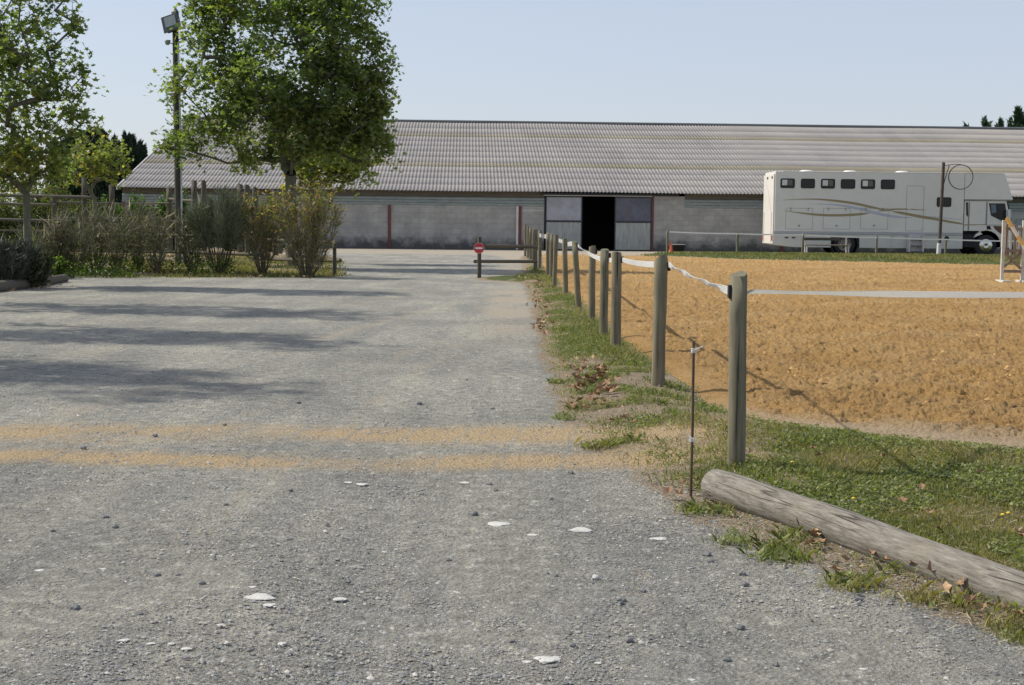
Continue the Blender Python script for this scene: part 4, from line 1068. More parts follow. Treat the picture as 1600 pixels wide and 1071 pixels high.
# swooshes
def stripe(pts, name, mat, off):
    """pts: crop coordinates (x, y, half width)"""
    up_ = []; dn = []; import_pts = []
    n_ = len(pts)
    P_ = [Vector((1160 + p[0] / 3.636, 230 + p[1] / 3.636)) for p in pts]; Wd = [p[2] / 3.636 for p in pts]
    # Catmull resample
    out = []
    for i in range(n_ - 1):
        p0 = P_[max(i - 1, 0)]; p1_ = P_[i]; p2_ = P_[i + 1]; p3_ = P_[min(i + 2, n_ - 1)]
        for k in range(8):
            t = k / 8
            q = .5 * ((2 * p1_) + (-p0 + p2_) * t + (2 * p0 - 5 * p1_ + 4 * p2_ - p3_) * t * t + (-p0 + 3 * p1_ - 3 * p2_ + p3_) * t ** 3)
            out.append((q, Wd[i] * (1 - t) + Wd[i + 1] * t))
    out.append((P_[-1], Wd[-1]))
    vs = []; fs = []
    for q, w_ in out:
        for s_ in (-1, 1):
            a_ = L(q.x, q.y + s_ * max(w_, .12)); vs.append((a_[0], -off, a_[1])); vs.append((a_[0], .0, a_[1]))
    for i in range(len(out) - 1):
        a_ = i * 4; fs += [(a_, a_ + 2, a_ + 6, a_ + 4), (a_, a_ + 4, a_ + 5, a_ + 1), (a_ + 2, a_ + 3, a_ + 7, a_ + 6)]
    MB().add(vs, fs).build(name, mat, tr_)
stripe([(385, 323, .6), (500, 326, 3), (600, 338, 6), (700, 360, 8), (800, 385, 8), (900, 399, 5), (960, 401, 1)], 'stripe', MT['lilac'], .003)
stripe([(1000, 393, .5), (1100, 398, 2.5), (1200, 408, 2), (1250, 413, .5)], 'stripe', MT['lilac'], .003)
stripe([(225, 302, .5), (310, 297, 2), (430, 297, 4), (550, 308, 6.5), (650, 323, 7), (740, 343, 6.5), (800, 355, 4), (850, 362, 2)], 'stripe', MT['bronze'], .0055)
stripe([(850, 366, 1), (900, 374, 7), (1000, 393, 8), (1100, 410, 7.5), (1190, 427, 6), (1258, 438, 4)], 'stripe', MT['bronze'], .0055)
stripe([(238, 362, .5), (320, 373, 3), (420, 384, 6), (520, 388, 6.5), (620, 385, 7), (680, 380, 6), (722, 375, 1)], 'stripe', MT['bronze'], .008)
stripe([(770, 364, 1), (820, 358, 5.5), (880, 353, 4), (960, 354, 3), (1040, 358, .6)], 'stripe', MT['bronze'], .008)
# cab
c0 = x1 + .05
cabp = [(c0, L(1510, 361)[1]), (L(1530, 361)[0], L(1530, 361)[1]), (L(1536, 366)[0], L(1536, 366)[1])]
hx, hz_ = L(1541, 383.5); wr = .50
arch = [(hx + (wr + .16) * math.cos(R(a_)), hz_ + .0 + (wr + .16) * math.sin(R(a_))) for a_ in range(150, -11, -20)]
cabp += arch + [(L(1558, 396)[0], .42), (L(1581, 396)[0], .42), (L(1582, 366)[0], L(1582, 366)[1]), (L(1580, 345)[0], L(1580, 345)[1]), (L(1573, 314)[0], L(1573, 314)[1]), (c0, L(1510, 314)[1])]
MB().prism(cabp, 'y', .06, W - .06).build('cab', MT['truck'], tr_)
gl = [L(1546, 318), L(1571, 318), L(1575.5, 347), L(1570, 347.5), L(1549, 337)]
wn = MB().prism(gl, 'y', .045, .09).build('cab_window', MT['blackglass'], tr_)
MB().prism([L(1558, 319.5), L(1559, 319.5), L(1560.5, 342), L(1559.5, 342)], 'y', .040, .044).build('window_bar', MT['black'], wn)
MB().prism([L(1549, 320), L(1556.5, 320), L(1557.5, 332), L(1550, 334)], 'y', .041, .0445).build('painted_reflection', simple('painted_sky_reflection', (.10, .14, .18), .1), wn)  # sky reflection painted as a paler bluish patch on the cab window
MB().prism([L(1510, 316.5), L(1513.2, 316.5), L(1513.2, 339.5), L(1510.4, 336)], 'y', .05, .09).build('cab_window', MT['blackglass'], tr_)
for (pa, ya, pb, yb) in ((1542, 316, 1542.5, 352), (1514.5, 316, 1514.5, 360), (1542, 352, 1572, 352)):
    a = L(pa, ya); b = L(pb, yb); MB().box(min(a[0], b[0]) - .007, max(a[0], b[0]) + .007, .054, .07, min(a[1], b[1]) - .007, max(a[1], b[1]) + .007).build('cab_seam', MT['seam'], tr_)
pass
a = L(1507.5, 352.2); b = L(1542, 350.8); MB().prism([L(1507.5, 351.0), L(1542, 350.6), L(1542, 351.4), L(1507.5, 352.6)], 'y', .050, .07).build('stripe', MT['bronze'], tr_)
MB().prism([L(1542.5, 353.2), L(1547.5, 353.2), L(1549.5, 358.8), L(1542.5, 358.8)], 'y', .048, .08).build('indicator', MT['black'], tr_)
MB().prism([L(1552.6, 353), L(1568, 354), L(1569, 367), L(1562, 364), L(1555, 358)], 'y', .046, .08).build('indicator', MT['amber'], tr_)
MB().prism([L(1574.5, 318), L(1577, 318), L(1581.8, 344), L(1580.6, 345)], 'y', .10, W - .10).build('windscreen', MT['blackglass'], tr_)
mr = MB(); a = L(1571.5, 330); mr.box(a[0], a[0] + .14, -.28, -.02, L(1572, 346)[1], L(1572, 328)[1], .02); mr.box(a[0] + .03, a[0] + .08, -.05, .07, L(1572, 330)[1], L(1572, 328.8)[1]); mr.build('mirror', MT['palepipe'], tr_)
ch = MB(); ch.box(x1 - .3, L(1532, 380)[0], .35, W - .35, .45, L(1510, 361)[1] - .005); ch.box(1.2, xo1 - .5, .8, W - .8, .62, .86); ch.box(x1 - .02, hx + .85, .3, W - .3, .52, L(1510, 362)[1] - .02); ch.build('chassis', MT['black'], tr_)
ch = MB(); ch.box(x1 + .06, x1 + .62, .08, .34, .40, .98, .03); ch.build('fuel_tank', MT['black'], tr_)
MT['bronzerim'] = simple('dull_rim', (.20, .17, .14), .5, .4, .2, 6)
def wheel(x, y, z, r, side, chrome):
    wmb = MB(); w_ = .28
    wmb.lathe([(r * .58, 0), (r * .9, -.01), (r * .985, .03), (r, .08), (r, w_ - .08), (r * .985, w_ - .03), (r * .9, w_ + .01), (r * .58, w_)], (x, y, z), 'y', 36)
    wo = wmb.build('wheel', MT['rubber'], tr_)
    yf = y if side < 0 else y + w_
    q = -1 if side < 0 else 1
    if chrome: prof = [(0, -.06 * -q * -1), (r * .18, q * .05), (r * .28, q * .02), (r * .5, q * .03), (r * .6, q * .012), (r * .6, -q * .05)]
    else: prof = [(0, q * .02), (r * .2, q * .02), (r * .25, -q * .03), (r * .48, -q * .07), (r * .56, q * .01), (r * .6, q * .01)]
    MB().lathe(prof, (x, yf, z), 'y', 28).build('rim', MT['chrome'] if chrome else MT['bronzerim'], wo)
    for k in range(0 if chrome else 8):
        a_ = k * math.pi / 4; MB().lathe([(.018, 0), (.018, q * .04), (0, q * .045)], (x + r * .36 * math.cos(a_), yf - q * .02 if not chrome else yf + q * .02, z + r * .36 * math.sin(a_)), 'y', 6, False).build('nut', MT['palepipe'], wo)
rx = L(1320, 383)[0]
for (xw, chrome) in ((rx, False), (hx, True)):
    wheel(xw, .05, .50, .50, -1, chrome); wheel(xw, W - .33, .50, .50, 1, chrome)
wa = MB(); wa.lathe([(.56, 0), (.62, 0), (.62, .5), (.56, .5)], (rx, .02, .5), 'y', 36, False); wa.build('wheel_arch', MT['black'], tr_)
for px in (1229, 1240, 1303, 1394): q = L(px, 371.5); bx_('side_marker', MT['amber'], q[0] - .08, q[0] + .08, -.01, .02, q[1] - .03, q[1] + .03, par=tr_)
q = L(1479.3, 373); MB().lathe([(0, -.02), (.10, -.02), (.115, .02)], (q[0], 0, q[1]), 'y', 16).build('filler_cap', MT['black'], tr_)

# ---------------------------------------------------------------- bench, tub, cone, hoop, jump stand
BY = 59.4; a = P(1257.5, 383, BY); b = P(1328, 383, BY)
bn = empty('bench', (a[0], BY, 0), 'grey bench with a dark back rail in front of the truck wheel', 'bench'); Lb = b[0] - a[0]; hs = .45
MB().box(0, Lb, -.2, .2, hs, hs + .05, .01).build('seat', MT['barewood'], bn)
MB().box(0, Lb * .8, .22, .26, hs + .22, hs + .34, .01).build('backrest', MT['darkpost'], bn)
for xx_ in (.04, Lb - .12):
    for yy_ in (-.17, .17): MB().box(xx_, xx_ + .05, yy_ - .025, yy_ + .025, -.02, hs).build('leg', MT['palepipe'], bn)
    MB().box(xx_, xx_ + .05, .262, .29, -.02, hs + .36).build('back_support', MT['palepipe'], bn)
TBY = 59.0; a = P(1058, 398, TBY)
tb = empty('tub', (a[0], TBY, gz(a[0], TBY)), 'round black rubber tub beside the first post of the far fence', 'tub')
MB().lathe([(0, .02), (.28, .0), (.34, .36), (.36, .43), (.33, .43), (.30, .06), (0, .05)], n=28).build('tub_body', MT['rubber'], tb)
MB().lathe([(.335, .425), (.365, .42), (.37, .445), (.345, .455), (.335, .445)], n=28).build('tub_rim', simple('dusty_rubber', (.28, .27, .25), .8), tb)
q = P(1047.5, 390, TBY - .5)
cn = empty('traffic_cone', (q[0], TBY - .5, gz(q[0], TBY - .5)), 'small orange cone standing against the black tub', 'cone')
MB().lathe([(0, .04), (.13, .04), (.12, .05), (.035, .56), (0, .57)], n=20).build('cone_body', MT['orange'], cn)
MB().box(-.15, .15, -.15, .15, 0, .038, .01).build('cone_base', MT['orange'], cn)
HY = 60.0; a = P(1468, 400, HY)
hp = empty('hoop_pole', (a[0], HY, 0), 'brown pole with a large thin ring hanging from its arm, in front of the truck', 'pole')
ht = P(1468.5, 254, HY)[1]
MB().tube([(-.02, 0, .55), (0, 0, 2), (.03, 0, ht)], [.075, .07, .07], 12).build('pole', MT['brownpole'], hp)
MB().tube([(-.05, 0, -.1), (-.03, 0, .60)], [.10, .095], 12).build('pole_base', MT['paintwhite'], hp)
rc = P(1501, 277, HY); rc = (rc[0] - a[0], rc[1]); rr_ = 18.8 * HY / F_PX
MB().tube([(rc[0] + rr_ * math.cos(2 * math.pi * k / 48), -.02, rc[1] + rr_ * math.sin(2 * math.pi * k / 48)) for k in range(49)], .021, 6).build('ring', MT['ringred'], hp)
MB().tube([(.03, 0, ht - .14), (.5, 0, ht - .07), (rc[0], 0, rc[1] + rr_ + .02)], .018, 6).build('arm', MT['ringred'], hp)
MB().tube([(.28, 0, ht - .12), (.06, 0, ht - .95)], .018, 6).build('brace', MT['ringred'], hp)
JX, JY = G(1565, 443)
js = empty('jump_stand', (JX, JY, .03), 'weathered wooden jump stand with slats and a cross brace at the right edge', 'jump stand')
S = JY / F_PX; Wj = 31.5 * S
for i, (xa, ht_) in enumerate(((0, 1.39), (Wj, 1.39))):
    MB().box(xa - .035, xa + .035, -.03, .03, 0, ht_, .006).build('upright', MT['peeled'], js)
    MB().box(xa - .06, xa + .12 if i == 0 else xa + .06, -.25, .25, -.02, .045, .01).build('foot', MT['peeled'], js)
for (z0, z1) in ((1.16, 1.23), (.67, .74), (.21, .275)): MB().box(.036, Wj - .036, -.025, .02, z0, z1, .004).build('crossbar', MT['barewood'], js)
for k in range(4):
    xk = .085 + k * (Wj - .17) / 3; MB().box(xk - .022, xk + .022, .0215, .045, .60, 1.30 - .03 * (k % 2), .003).build('slat', MT['peeled'] if k % 2 else MT['barewood'], js)
for (a_, b_2, yo) in (((.04, .66), (Wj - .04, .30), -.02), ((.04, .34), (Wj - .04, .66), .02)):
    dx = b_2[0] - a_[0]; dz = b_2[1] - a_[1]; l_ = math.hypot(dx, dz); nx, nz = -dz / l_ * .03, dx / l_ * .03
    MB().prism([(a_[0] + nx, a_[1] + nz), (b_2[0] + nx, b_2[1] + nz), (b_2[0] - nx, b_2[1] - nz), (a_[0] - nx, a_[1] - nz)], 'y', yo - .012, yo + .012).build('brace', MT['barewood'], js)
A_ = Vector(pv(1573, 341, JY - .15)); B_ = Vector(pv(1604, 392, JY - .25)); dd = (B_ - A_); 
E_ = A_ + dd * ((A_.z - .08) / -dd.z)
jp = empty('jump_pole', tuple(A_), 'yellow and white striped jump pole leaning over the jump stand', 'pole'); n_b = 7
for k in range(n_b):
    a_ = (E_ - A_) * (k / n_b); b_3 = (E_ - A_) * ((k + 1) / n_b)
    MB().tube([a_, b_3], .040, 14, caps=(k in (0, n_b - 1))).build('yellow_band' if k % 2 == 0 else 'white_band', MT['yellow'] if k % 2 == 0 else MT['polewhite'], jp)

# ---------------------------------------------------------------- trees
def grow(nodes_c, base, trunk_top, rng, r_tip=.006, trunk_r=.15, lift=.35, step=.35):
    """skeleton through cluster centres; returns list of (p, q, r0, r1)"""
    base = np.array(base, float); top = np.array(trunk_top, float)
    P_ = [base + (top - base) * t for t in np.linspace(0, 1, 6)]
    par = [-1] + list(range(5))
    P_ = [np.array(p) for p in P_]
    order = np.argsort(np.linalg.norm(nodes_c - top, axis=1))
    leafn = []
    for i in order:
        c = nodes_c[i]; A = np.array(P_[3:]); d = c - A; dist = np.linalg.norm(d, axis=1)
        cost = dist + np.where(d[:, 2] < 0, -d[:, 2] * 1.6, 0) + .15 * np.linalg.norm(A - top, axis=1)
        j = int(np.argmin(cost)) + 3; a = P_[j]; L_ = np.linalg.norm(c - a); k = max(1, int(L_ / step)); prev = j
        for s in range(1, k + 1):
            t = s / k; p = a + (c - a) * t; p[2] += -lift * L_ * .35 * t * (1 - t)
            if s < k: p = p + rng.normal(0, .03, 3)
            P_.append(p); par.append(prev); prev = len(P_) - 1
        leafn.append(prev)
    n = len(P_); cnt = np.zeros(n)
    for l in leafn: cnt[l] += 1
    for i in range(n - 1, 0, -1): cnt[par[i]] += cnt[i]
    rad = np.maximum(r_tip, trunk_r * (np.maximum(cnt, .3) / cnt[0]) ** .46)
    rad[0] = trunk_r * 1.18
    return P_, par, rad
def skeleton_mesh(P_, par, rad, name, mat, parent, sides=6):
    P_ = np.array(P_); par = np.array(par); i = np.arange(1, len(P_)); a = P_[par[i]]; b = P_[i]; ra = np.minimum(rad[par[i]], rad[i] * 1.35); rb = rad[i]
    ra[:5] = rad[par[i]][:5]
    d = b - a; d /= np.linalg.norm(d, axis=1, keepdims=True) + 1e-9
    ref = np.where(np.abs(d[:, 2:3]) < .9, np.array([[0, 0, 1.]]), np.array([[1., 0, 0]])); u = np.cross(d, ref); u /= np.linalg.norm(u, axis=1, keepdims=True); w = np.cross(d, u)
    t = np.linspace(0, 2 * np.pi, sides, endpoint=False); ct, stt = np.cos(t), np.sin(t)
    ring = u[:, None, :] * ct[None, :, None] + w[:, None, :] * stt[None, :, None]
    A_ = a[:, None] + ring * ra[:, None, None]; B_ = b[:, None] + ring * rb[:, None, None]
    V = np.concatenate([A_, B_], 1); m = len(i); k = np.arange(sides); k2 = (k + 1) % sides
    f = np.stack([k, k2, k2 + sides, k + sides], 1)
    Fs = (f[None] + (np.arange(m) * 2 * sides)[:, None, None]).reshape(-1, 4)
    return np_mesh(name, V.reshape(-1, 3), Fs, mat, parent, smooth=True)
PLANE = [(0.133, 0.179, 0.084), (0.158, 0.215, 0.091), (0.189, 0.239, 0.099), (0.145, 0.185, 0.084), (0.219, 0.251, 0.099), (0.28, 0.281, 0.107), (0.34, 0.299, 0.107), (0.34, 0.228, 0.107)]
def broadleaf(name, label, x, y, trunk_r, z0, blobs, nclus, nleaf, lsize, seed, shift=.2, group=None, clr=.34, spread=1.0, fork=None, lean=0., yellow_low=0.0):
    """blobs: (cx, cy, cz, rx, ry, rz, weight) in metres about the trunk foot"""
    rg = np.random.default_rng(seed); t = empty(name, (x, y, gz(x, y)), label, 'tree', group)
    w = np.array([b[6] for b in blobs], float); w /= w.sum(); C = []
    while len(C) < nclus:
        b = blobs[rg.choice(len(blobs), p=w)]; v = rg.normal(size=3); v /= np.linalg.norm(v); r = rg.uniform(.15, 1) ** .42
        C.append([b[0] + v[0] * b[3] * r, b[1] + v[1] * b[4] * r, b[2] + v[2] * b[5] * r])
    C = np.array(C)
    P_, par, rad = grow(C, (0, 0, -.15), (lean, 0, z0), rg, .007, trunk_r)
    skeleton_mesh(P_, par, rad, 'trunk', MT['bark'], t, 7)
    per = np.maximum(1, rg.poisson(nleaf / nclus * rg.uniform(.4, 1.6, nclus)))
    ci = np.repeat(np.arange(nclus), per); n = len(ci)
    cr = clr * rg.uniform(.6, 1.35, nclus)
    # a few sprigs inside each clump so it is not a ball
    sub = np.clip(rg.normal(0, 1, (nclus, 7, 3)), -1.5, 1.5) * cr[:, None, None] * .75
    sel = rg.integers(0, 7, n)
    pts = C[ci] + sub[ci, sel] + np.clip(rg.normal(0, 1, (n, 3)), -1.7, 1.7) * (cr[ci] * .33)[:, None] * spread
    tone = np.clip(shift + rg.normal(0, .12, nclus)[ci] + yellow_low * np.clip((C[ci, 2].mean() - pts[:, 2]) / 3, -.3, 1), 0, .99)
    A = leaf_cloud(pts, lsize * rg.uniform(.6, 1.25, n), rg, STAR, PLANE, .55, .2, .25, tone)
    np_mesh('crown', *A[:2], MT['leaf'], t, colors=A[2])
    # twigs out to the sprigs
    S = (C[:, None] + sub * .9).reshape(-1, 3); R0 = np.repeat(C, 7, 0)
    Pn = list(np.concatenate([R0, S])); k = len(S); arr = np.concatenate([R0, S]); pr = np.concatenate([np.full(k, -1), np.arange(k)])
    V = []; d = S - R0; d /= np.linalg.norm(d, axis=1, keepdims=True) + 1e-9; q = np.cross(d, [0.3, 0.2, 1]); q /= np.linalg.norm(q, axis=1, keepdims=True) + 1e-9
    V = np.stack([R0 - q * .006, R0 + q * .006, S + q * .003, S - q * .003], 1).reshape(-1, 3)
    np_mesh('twigs', V, np.arange(k * 4).reshape(k, 4), MT['twig'], t, colors=np.full((k * 4, 3), .10) * np.array([1, .9, .68]))
    return t
# the large plane tree beside the lamp post
bxy = P(455, 400, 37.0)
s37 = 37.0 / F_PX
def cpx(px, py, Y, x0): q = P(px, py, Y); return q[0] - x0, q[1]
def blob(px, py, rx, rz, Y, x0, wt, dy=0.0): a = cpx(px, py, Y, x0); return (a[0], dy, a[1], rx * Y / F_PX, rx * Y / F_PX * .95, rz * Y / F_PX, wt)
x0 = bxy[0]
BT = [blob(445, 90, 130, 120, 37, x0, 7.5), blob(450, 60, 60, 70, 37, x0, 1.8), blob(420, 150, 60, 50, 37, x0, 1.2), blob(590, 165, 26, 42, 37, x0, 1.0), blob(588, 105, 26, 34, 37, x0, .8), blob(272, 150, 24, 32, 37, x0, .5), blob(560, 15, 32, 35, 37, x0, .8), blob(585, 225, 32, 26, 37, x0, .7), blob(345, 0, 45, 50, 37, x0, 1), blob(275, 225, 24, 24, 37, x0, .35), blob(400, -20, 95, 70, 37, x0, 3), blob(520, 60, 65, 75, 37, x0, 2.5), blob(490, -10, 60, 60, 37, x0, 1.5), blob(335, 150, 75, 75, 37, x0, 3), blob(530, 165, 72, 75, 37, x0, 5), blob(430, 205, 110, 55, 37, x0, 4),
      blob(300, 215, 38, 40, 37, x0, .9), blob(545, 225, 60, 40, 37, x0, 2), blob(320, 40, 40, 60, 37, x0, 1), blob(380, 240, 40, 25, 37, x0, .5)]
broadleaf('plane_tree', 'large full green plane tree standing right of the lamp post', x0, 37.0, .15, 2.05, BT, 560, 31000, .086, 11, .30, clr=.31, yellow_low=.06)
bx3 = P(480, 400, 41.5)
broadleaf('plane_tree', 'smaller yellowish tree low behind the right side of the large plane tree', bx3[0], 41.5, .10, 1.7,
          [blob(505, 262, 62, 38, 41.5, bx3[0], 3), blob(560, 250, 40, 40, 41.5, bx3[0], 1.5), blob(460, 240, 40, 40, 41.5, bx3[0], 1)], 90, 5200, .085, 12, .55, clr=.30)
# row of slender plane trees down the left side of the drive; the fourth is the one in view
def rowtree(x, y, seed, label, group=None, hgt=7.2):
    B = [(0, 0, 4.6, 1.15, 1.0, 1.9, 6), (0, 0, 6.1, 1.0, 1.0, 1.2, 3), (-.2, 0, 3.0, 1.3, 1.2, .9, 3), (.75, 0, 4.4, .75, .7, 1.1, 1.2)]
    return broadleaf('plane_tree', label, x, y, .065, 1.75, B, 150, 5200, .066, seed, .45, group, clr=.25, yellow_low=.5)
ROWX = P(42, 400, 25.5)[0]
B4 = [blob(20, 190, 100, 100, 25.5, ROWX, 5), blob(40, 60, 75, 85, 25.5, ROWX, 3), blob(10, -60, 80, 80, 25.5, ROWX, 3), blob(103, 165, 36, 62, 25.5, ROWX, .7), blob(110, 95, 26, 36, 25.5, ROWX, .35), blob(95, 20, 25, 40, 25.5, ROWX, .3), blob(35, 262, 70, 30, 25.5, ROWX, 2), blob(-40, 120, 80, 120, 25.5, ROWX, 3)]
broadleaf('plane_tree', 'slender plane tree turning yellow, its thin grey trunk before the pen', ROWX, 25.5, .068, 1.70, B4, 225, 7600, .076, 21, .38, clr=.22, yellow_low=.28, lean=.02)
for i, (xx_, yy_) in enumerate([(-9.2, 12.3), (-9.2, 15.9), (-9.1, 20.0)]):
    rowtree(xx_, yy_, 31 + i, 'slender plane tree in the row on the left of the drive', 'plane trees in the row left of the drive')
bx5 = P(131, 400, 47)
broadleaf('plane_tree', 'small yellow green tree behind the timber pen, before the dark conifers', bx5[0] + .4, 47, .07, 1.9,
          [blob(150, 245, 45, 35, 47, bx5[0] + .4, 3), blob(175, 262, 28, 25, 47, bx5[0] + .4, 1.2), blob(115, 268, 25, 25, 47, bx5[0] + .4, 1)], 50, 1500, .085, 41, .5, clr=.25)

def conifer(name, label, x, y, h, r, n, seed, pal, top=.35, group=None, fat=.5, loose=0.0, size=.22):
    rg = np.random.default_rng(seed); t = empty(name, (x, y, gz(x, y)), label, 'tree', group)
    MB().tube([(0, 0, -.1), (0, 0, h * .5), (0, 0, h * .93)], [.18, .12, .02], 8).build('trunk', MT['bark'], t)
    # upright sprays around the stem
    ns = 60; az = rg.uniform(0, 6.283, ns); zz = h * rg.uniform(.04, .93, ns)
    env = lambda z: r * (np.clip(1 - (z / h), 0, 1) ** fat) * (1 - np.exp(-z / (h * .06)))
    si = rg.integers(0, ns, n); L_ = rg.uniform(0, 1, n)
    base_r = env(zz[si]) * (.55 + .45 * L_) * (1 + loose * rg.normal(0, .3, ns)[si])
    z = zz[si] + L_ * h * .10 * (1 - .3 * loose) + rg.normal(0, .10, n); a = az[si] + rg.normal(0, .33, n)
    rr2 = np.minimum(base_r, env(np.clip(z, 0, h * .99)) * (1.02 + loose * .5)) * rg.uniform(.75, 1.05, n)
    C = np.stack([rr2 * np.cos(a), rr2 * np.sin(a), z], 1)
    d = np.stack([np.cos(a) * .5, np.sin(a) * .5, np.ones(n)], 1) + rg.normal(0, .25 + loose * .4, (n, 3)); d /= np.linalg.norm(d, axis=1, keepdims=True)
    q = np.cross(d, rg.normal(size=(n, 3))); q /= np.linalg.norm(q, axis=1, keepdims=True); s = (size * rg.uniform(.5, 1.3, n))[:, None]
    V = np.stack([C - d * s * .5 - q * s * .22, C - d * s * .5 + q * s * .22, C + d * s * .2 + q * s * .16, C + d * s, C + d * s * .2 - q * s * .16], 1).reshape(-1, 3)
    pal = np.array(pal); c = pal[rg.integers(0, len(pal), n)] * (1 + .2 * rg.uniform(-1, 1, (n, 1)))
    np_mesh('crown', V, np.arange(n * 5).reshape(n, 5), MT['needle'], t, colors=np.repeat(c, 5, 0))
    return t
DK = [(.018, .035, .022), (.022, .042, .026), (.03, .05, .03)]
for i, (px, py, w_) in enumerate([(198, 214, 12), (206, 217, 11), (215, 219, 17), (223, 236, 11), (118, 214, 50), (148, 206, 56), (172, 222, 42), (187, 232, 26), (100, 230, 36)]):
    Y = 105 + (i % 3) * 3; q = P(px, py, Y)
    conifer('conifer', ['narrow dark cypress with a pointed top at the left end of the barn', 'broad dark conifer behind the timber pen'][0 if i < 4 else 1], q[0], Y, q[1], w_ * Y / F_PX, 14000 if i > 3 else 5000, 60 + i, DK, group='cypresses at the left end of the barn' if i < 4 else 'dark conifers behind the timber pen', fat=.35 if i < 4 else .38, size=.34)
CG = [(.028, .055, .028), (.035, .07, .032), (.045, .08, .038)]
for i, (px, py, w_, lo, lb) in enumerate([(1590, 166, 36, .5, 'dense green conifer top above the ridge at the right edge'), (1541, 182, 22, 1.2, 'ragged conifer top showing in the middle above the ridge'), (1510, 194, 18, 1.3, 'low ragged conifer top barely clearing the ridge, leftmost above the roof'), (1562, 186, 14, 1.0, 'thin conifer tip between the ragged and the dense one above the ridge')]):
    Y = 112; q = P(px, py, Y); conifer('conifer', lb, q[0], Y, q[1], w_ * Y / F_PX * 1.3, 6000 if i == 0 else 3500, 80 + i, CG, fat=.7, loose=lo, size=.36)

# ---------------------------------------------------------------- shrubs
def shrub(name, label, x, y, h, r, nst, ntw, nlf, seed, twc, pal=None, lsz=.03, fan=.8, tw=.006, low=.15, cat='shrub', group=None, top_leaf=0.0, oval=OVAL, twl=.35, stem_r=.012, z0=None, ell=1.0, bottom_leaf=False):
    rg = np.random.default_rng(seed); t = empty(name, (x, y, gz(x, y)), label, cat, group)
    mb = MB(); S = []
    a = rg.uniform(0, 6.283, nst); rr_ = np.sqrt(rg.uniform(0.02, 1, nst)); hh = h * (1 - .25 * rr_ ** 2) * rg.uniform(.75, 1.03, nst)
    for i in range(nst):
        ex = math.cos(a[i]) * rr_[i] * r * ell; ey = math.sin(a[i]) * rr_[i] * r
        pts = []
        for k in range(6):
            f = k / 5; g_ = f ** (1.0 / (1 + .7 * fan)) if fan < 1 else f ** .8
            pts.append(((.12 + .88 * g_) * ex + rg.normal(0, .015), (.12 + .88 * g_) * ey + rg.normal(0, .015), -.03 + hh[i] * f))
        S.append(pts); mb.tube(pts, [stem_r * (1 - .85 * k / 5) for k in range(6)], 5, caps=False)
    mb.build('stems', MT.setdefault('stemwood', simple('shrub_stem', (.13, .105, .07), .9, 0, .3, 8)), t)
    S = np.array(S)
    si = rg.integers(0, nst, ntw); f = rg.uniform(low, 1, ntw) ** .8 * 4.999; k = f.astype(int); fr = (f - k)[:, None]
    b = S[si, k] * (1 - fr) + S[si, k + 1] * fr
    out = b.copy(); out[:, 2] = 0; out /= np.linalg.norm(out, axis=1, keepdims=True) + .1
    d = out * .45 + np.array([0, 0, 1.0]) * .9 + rg.normal(0, .5, (ntw, 3)); d /= np.linalg.norm(d, axis=1, keepdims=True)
    L_ = (twl * rg.uniform(.4, 1.2, ntw))[:, None]; q = np.cross(d, rg.normal(size=(ntw, 3))); q /= np.linalg.norm(q, axis=1, keepdims=True)
    e = b + d * L_; mid = b + d * L_ * .5 + rg.normal(0, .015, (ntw, 3))
    V = np.stack([b - q * tw, b + q * tw, mid + q * tw * .8, e, mid - q * tw * .8], 1).reshape(-1, 3)
    tc_ = np.array(twc); c = tc_[rg.integers(0, len(tc_), ntw)] * (1 + .25 * rg.uniform(-1, 1, (ntw, 1)))
    np_mesh('twigs', V, np.arange(ntw * 5).reshape(ntw, 5), MT['twig'], t, colors=np.repeat(c, 5, 0))
    if nlf:
        j = rg.integers(0, ntw, nlf)
        if bottom_leaf: j = j[rg.uniform(0, 1, nlf) < np.clip(1.15 - 1.3 * (b[j, 2] / h), .06, 1)]
        if top_leaf: j = j[rg.uniform(0, 1, nlf) < np.clip(.12 + (b[j, 2] / h) ** 2 * top_leaf, 0, 1)]
        u_ = rg.uniform(.2, 1.05, len(j))[:, None]; C = b[j] + d[j] * L_[j] * u_ + rg.normal(0, .02, (len(j), 3))
        A = leaf_cloud(C, lsz * rg.uniform(.6, 1.3, len(j)), rg, oval, pal, .3)
        np_mesh('leaves', *A[:2], MT['leaf'], t, colors=A[2])
    return t
BR = [(.24, .205, .14), (.30, .265, .19), (.19, .17, .105), (.21, .215, .13)]
GRN = [(.05, .085, .02), (.065, .11, .025), (.04, .065, .018)]
AUT = [(.14, .18, .045), (.22, .23, .055), (.30, .20, .07), (.11, .15, .04), (.34, .26, .10), (.26, .13, .06)]
BROOM = [(.15, .18, .10), (.19, .215, .13), (.11, .14, .075), (.22, .235, .16)]
def spot(px, Y): return P(px, 400, Y)[0]
# bare hedge plants in front of the pen
for i, (px, Y, h_, w_, n_) in enumerate([(118, 30.4, 1.5, 30, 420), (150, 31.4, 1.65, 32, 520), (182, 30.6, 1.6, 30, 420), (215, 31.5, 1.65, 30, 460), (246, 30.7, 1.65, 30, 480), (300, 31, 1.6, 26, 420), (80, 30.2, 1.2, 34, 600), (50, 29.8, 1.0, 30, 500)]):
    shrub('hedge_shrub', 'half bare brown hedge shrub in the row before the timber pen', spot(px, Y), Y, h_, w_ * Y / F_PX, 16, n_, 1100, 100 + i, BR, GRN + [(.12, .11, .04)], .028, group='half bare hedge shrubs before the pen', low=.05, tw=.006, twl=.42, bottom_leaf=True)
shrub('broom_bush', 'tall fine grey green broom bush between the lamp post and the leafy shrubs', spot(343, 31), 31, P(343, 293, 31)[1], 44 * 31 / F_PX, 40, 9500, 0, 120, BROOM, twl=.40, tw=.0035, low=.36, fan=.5)
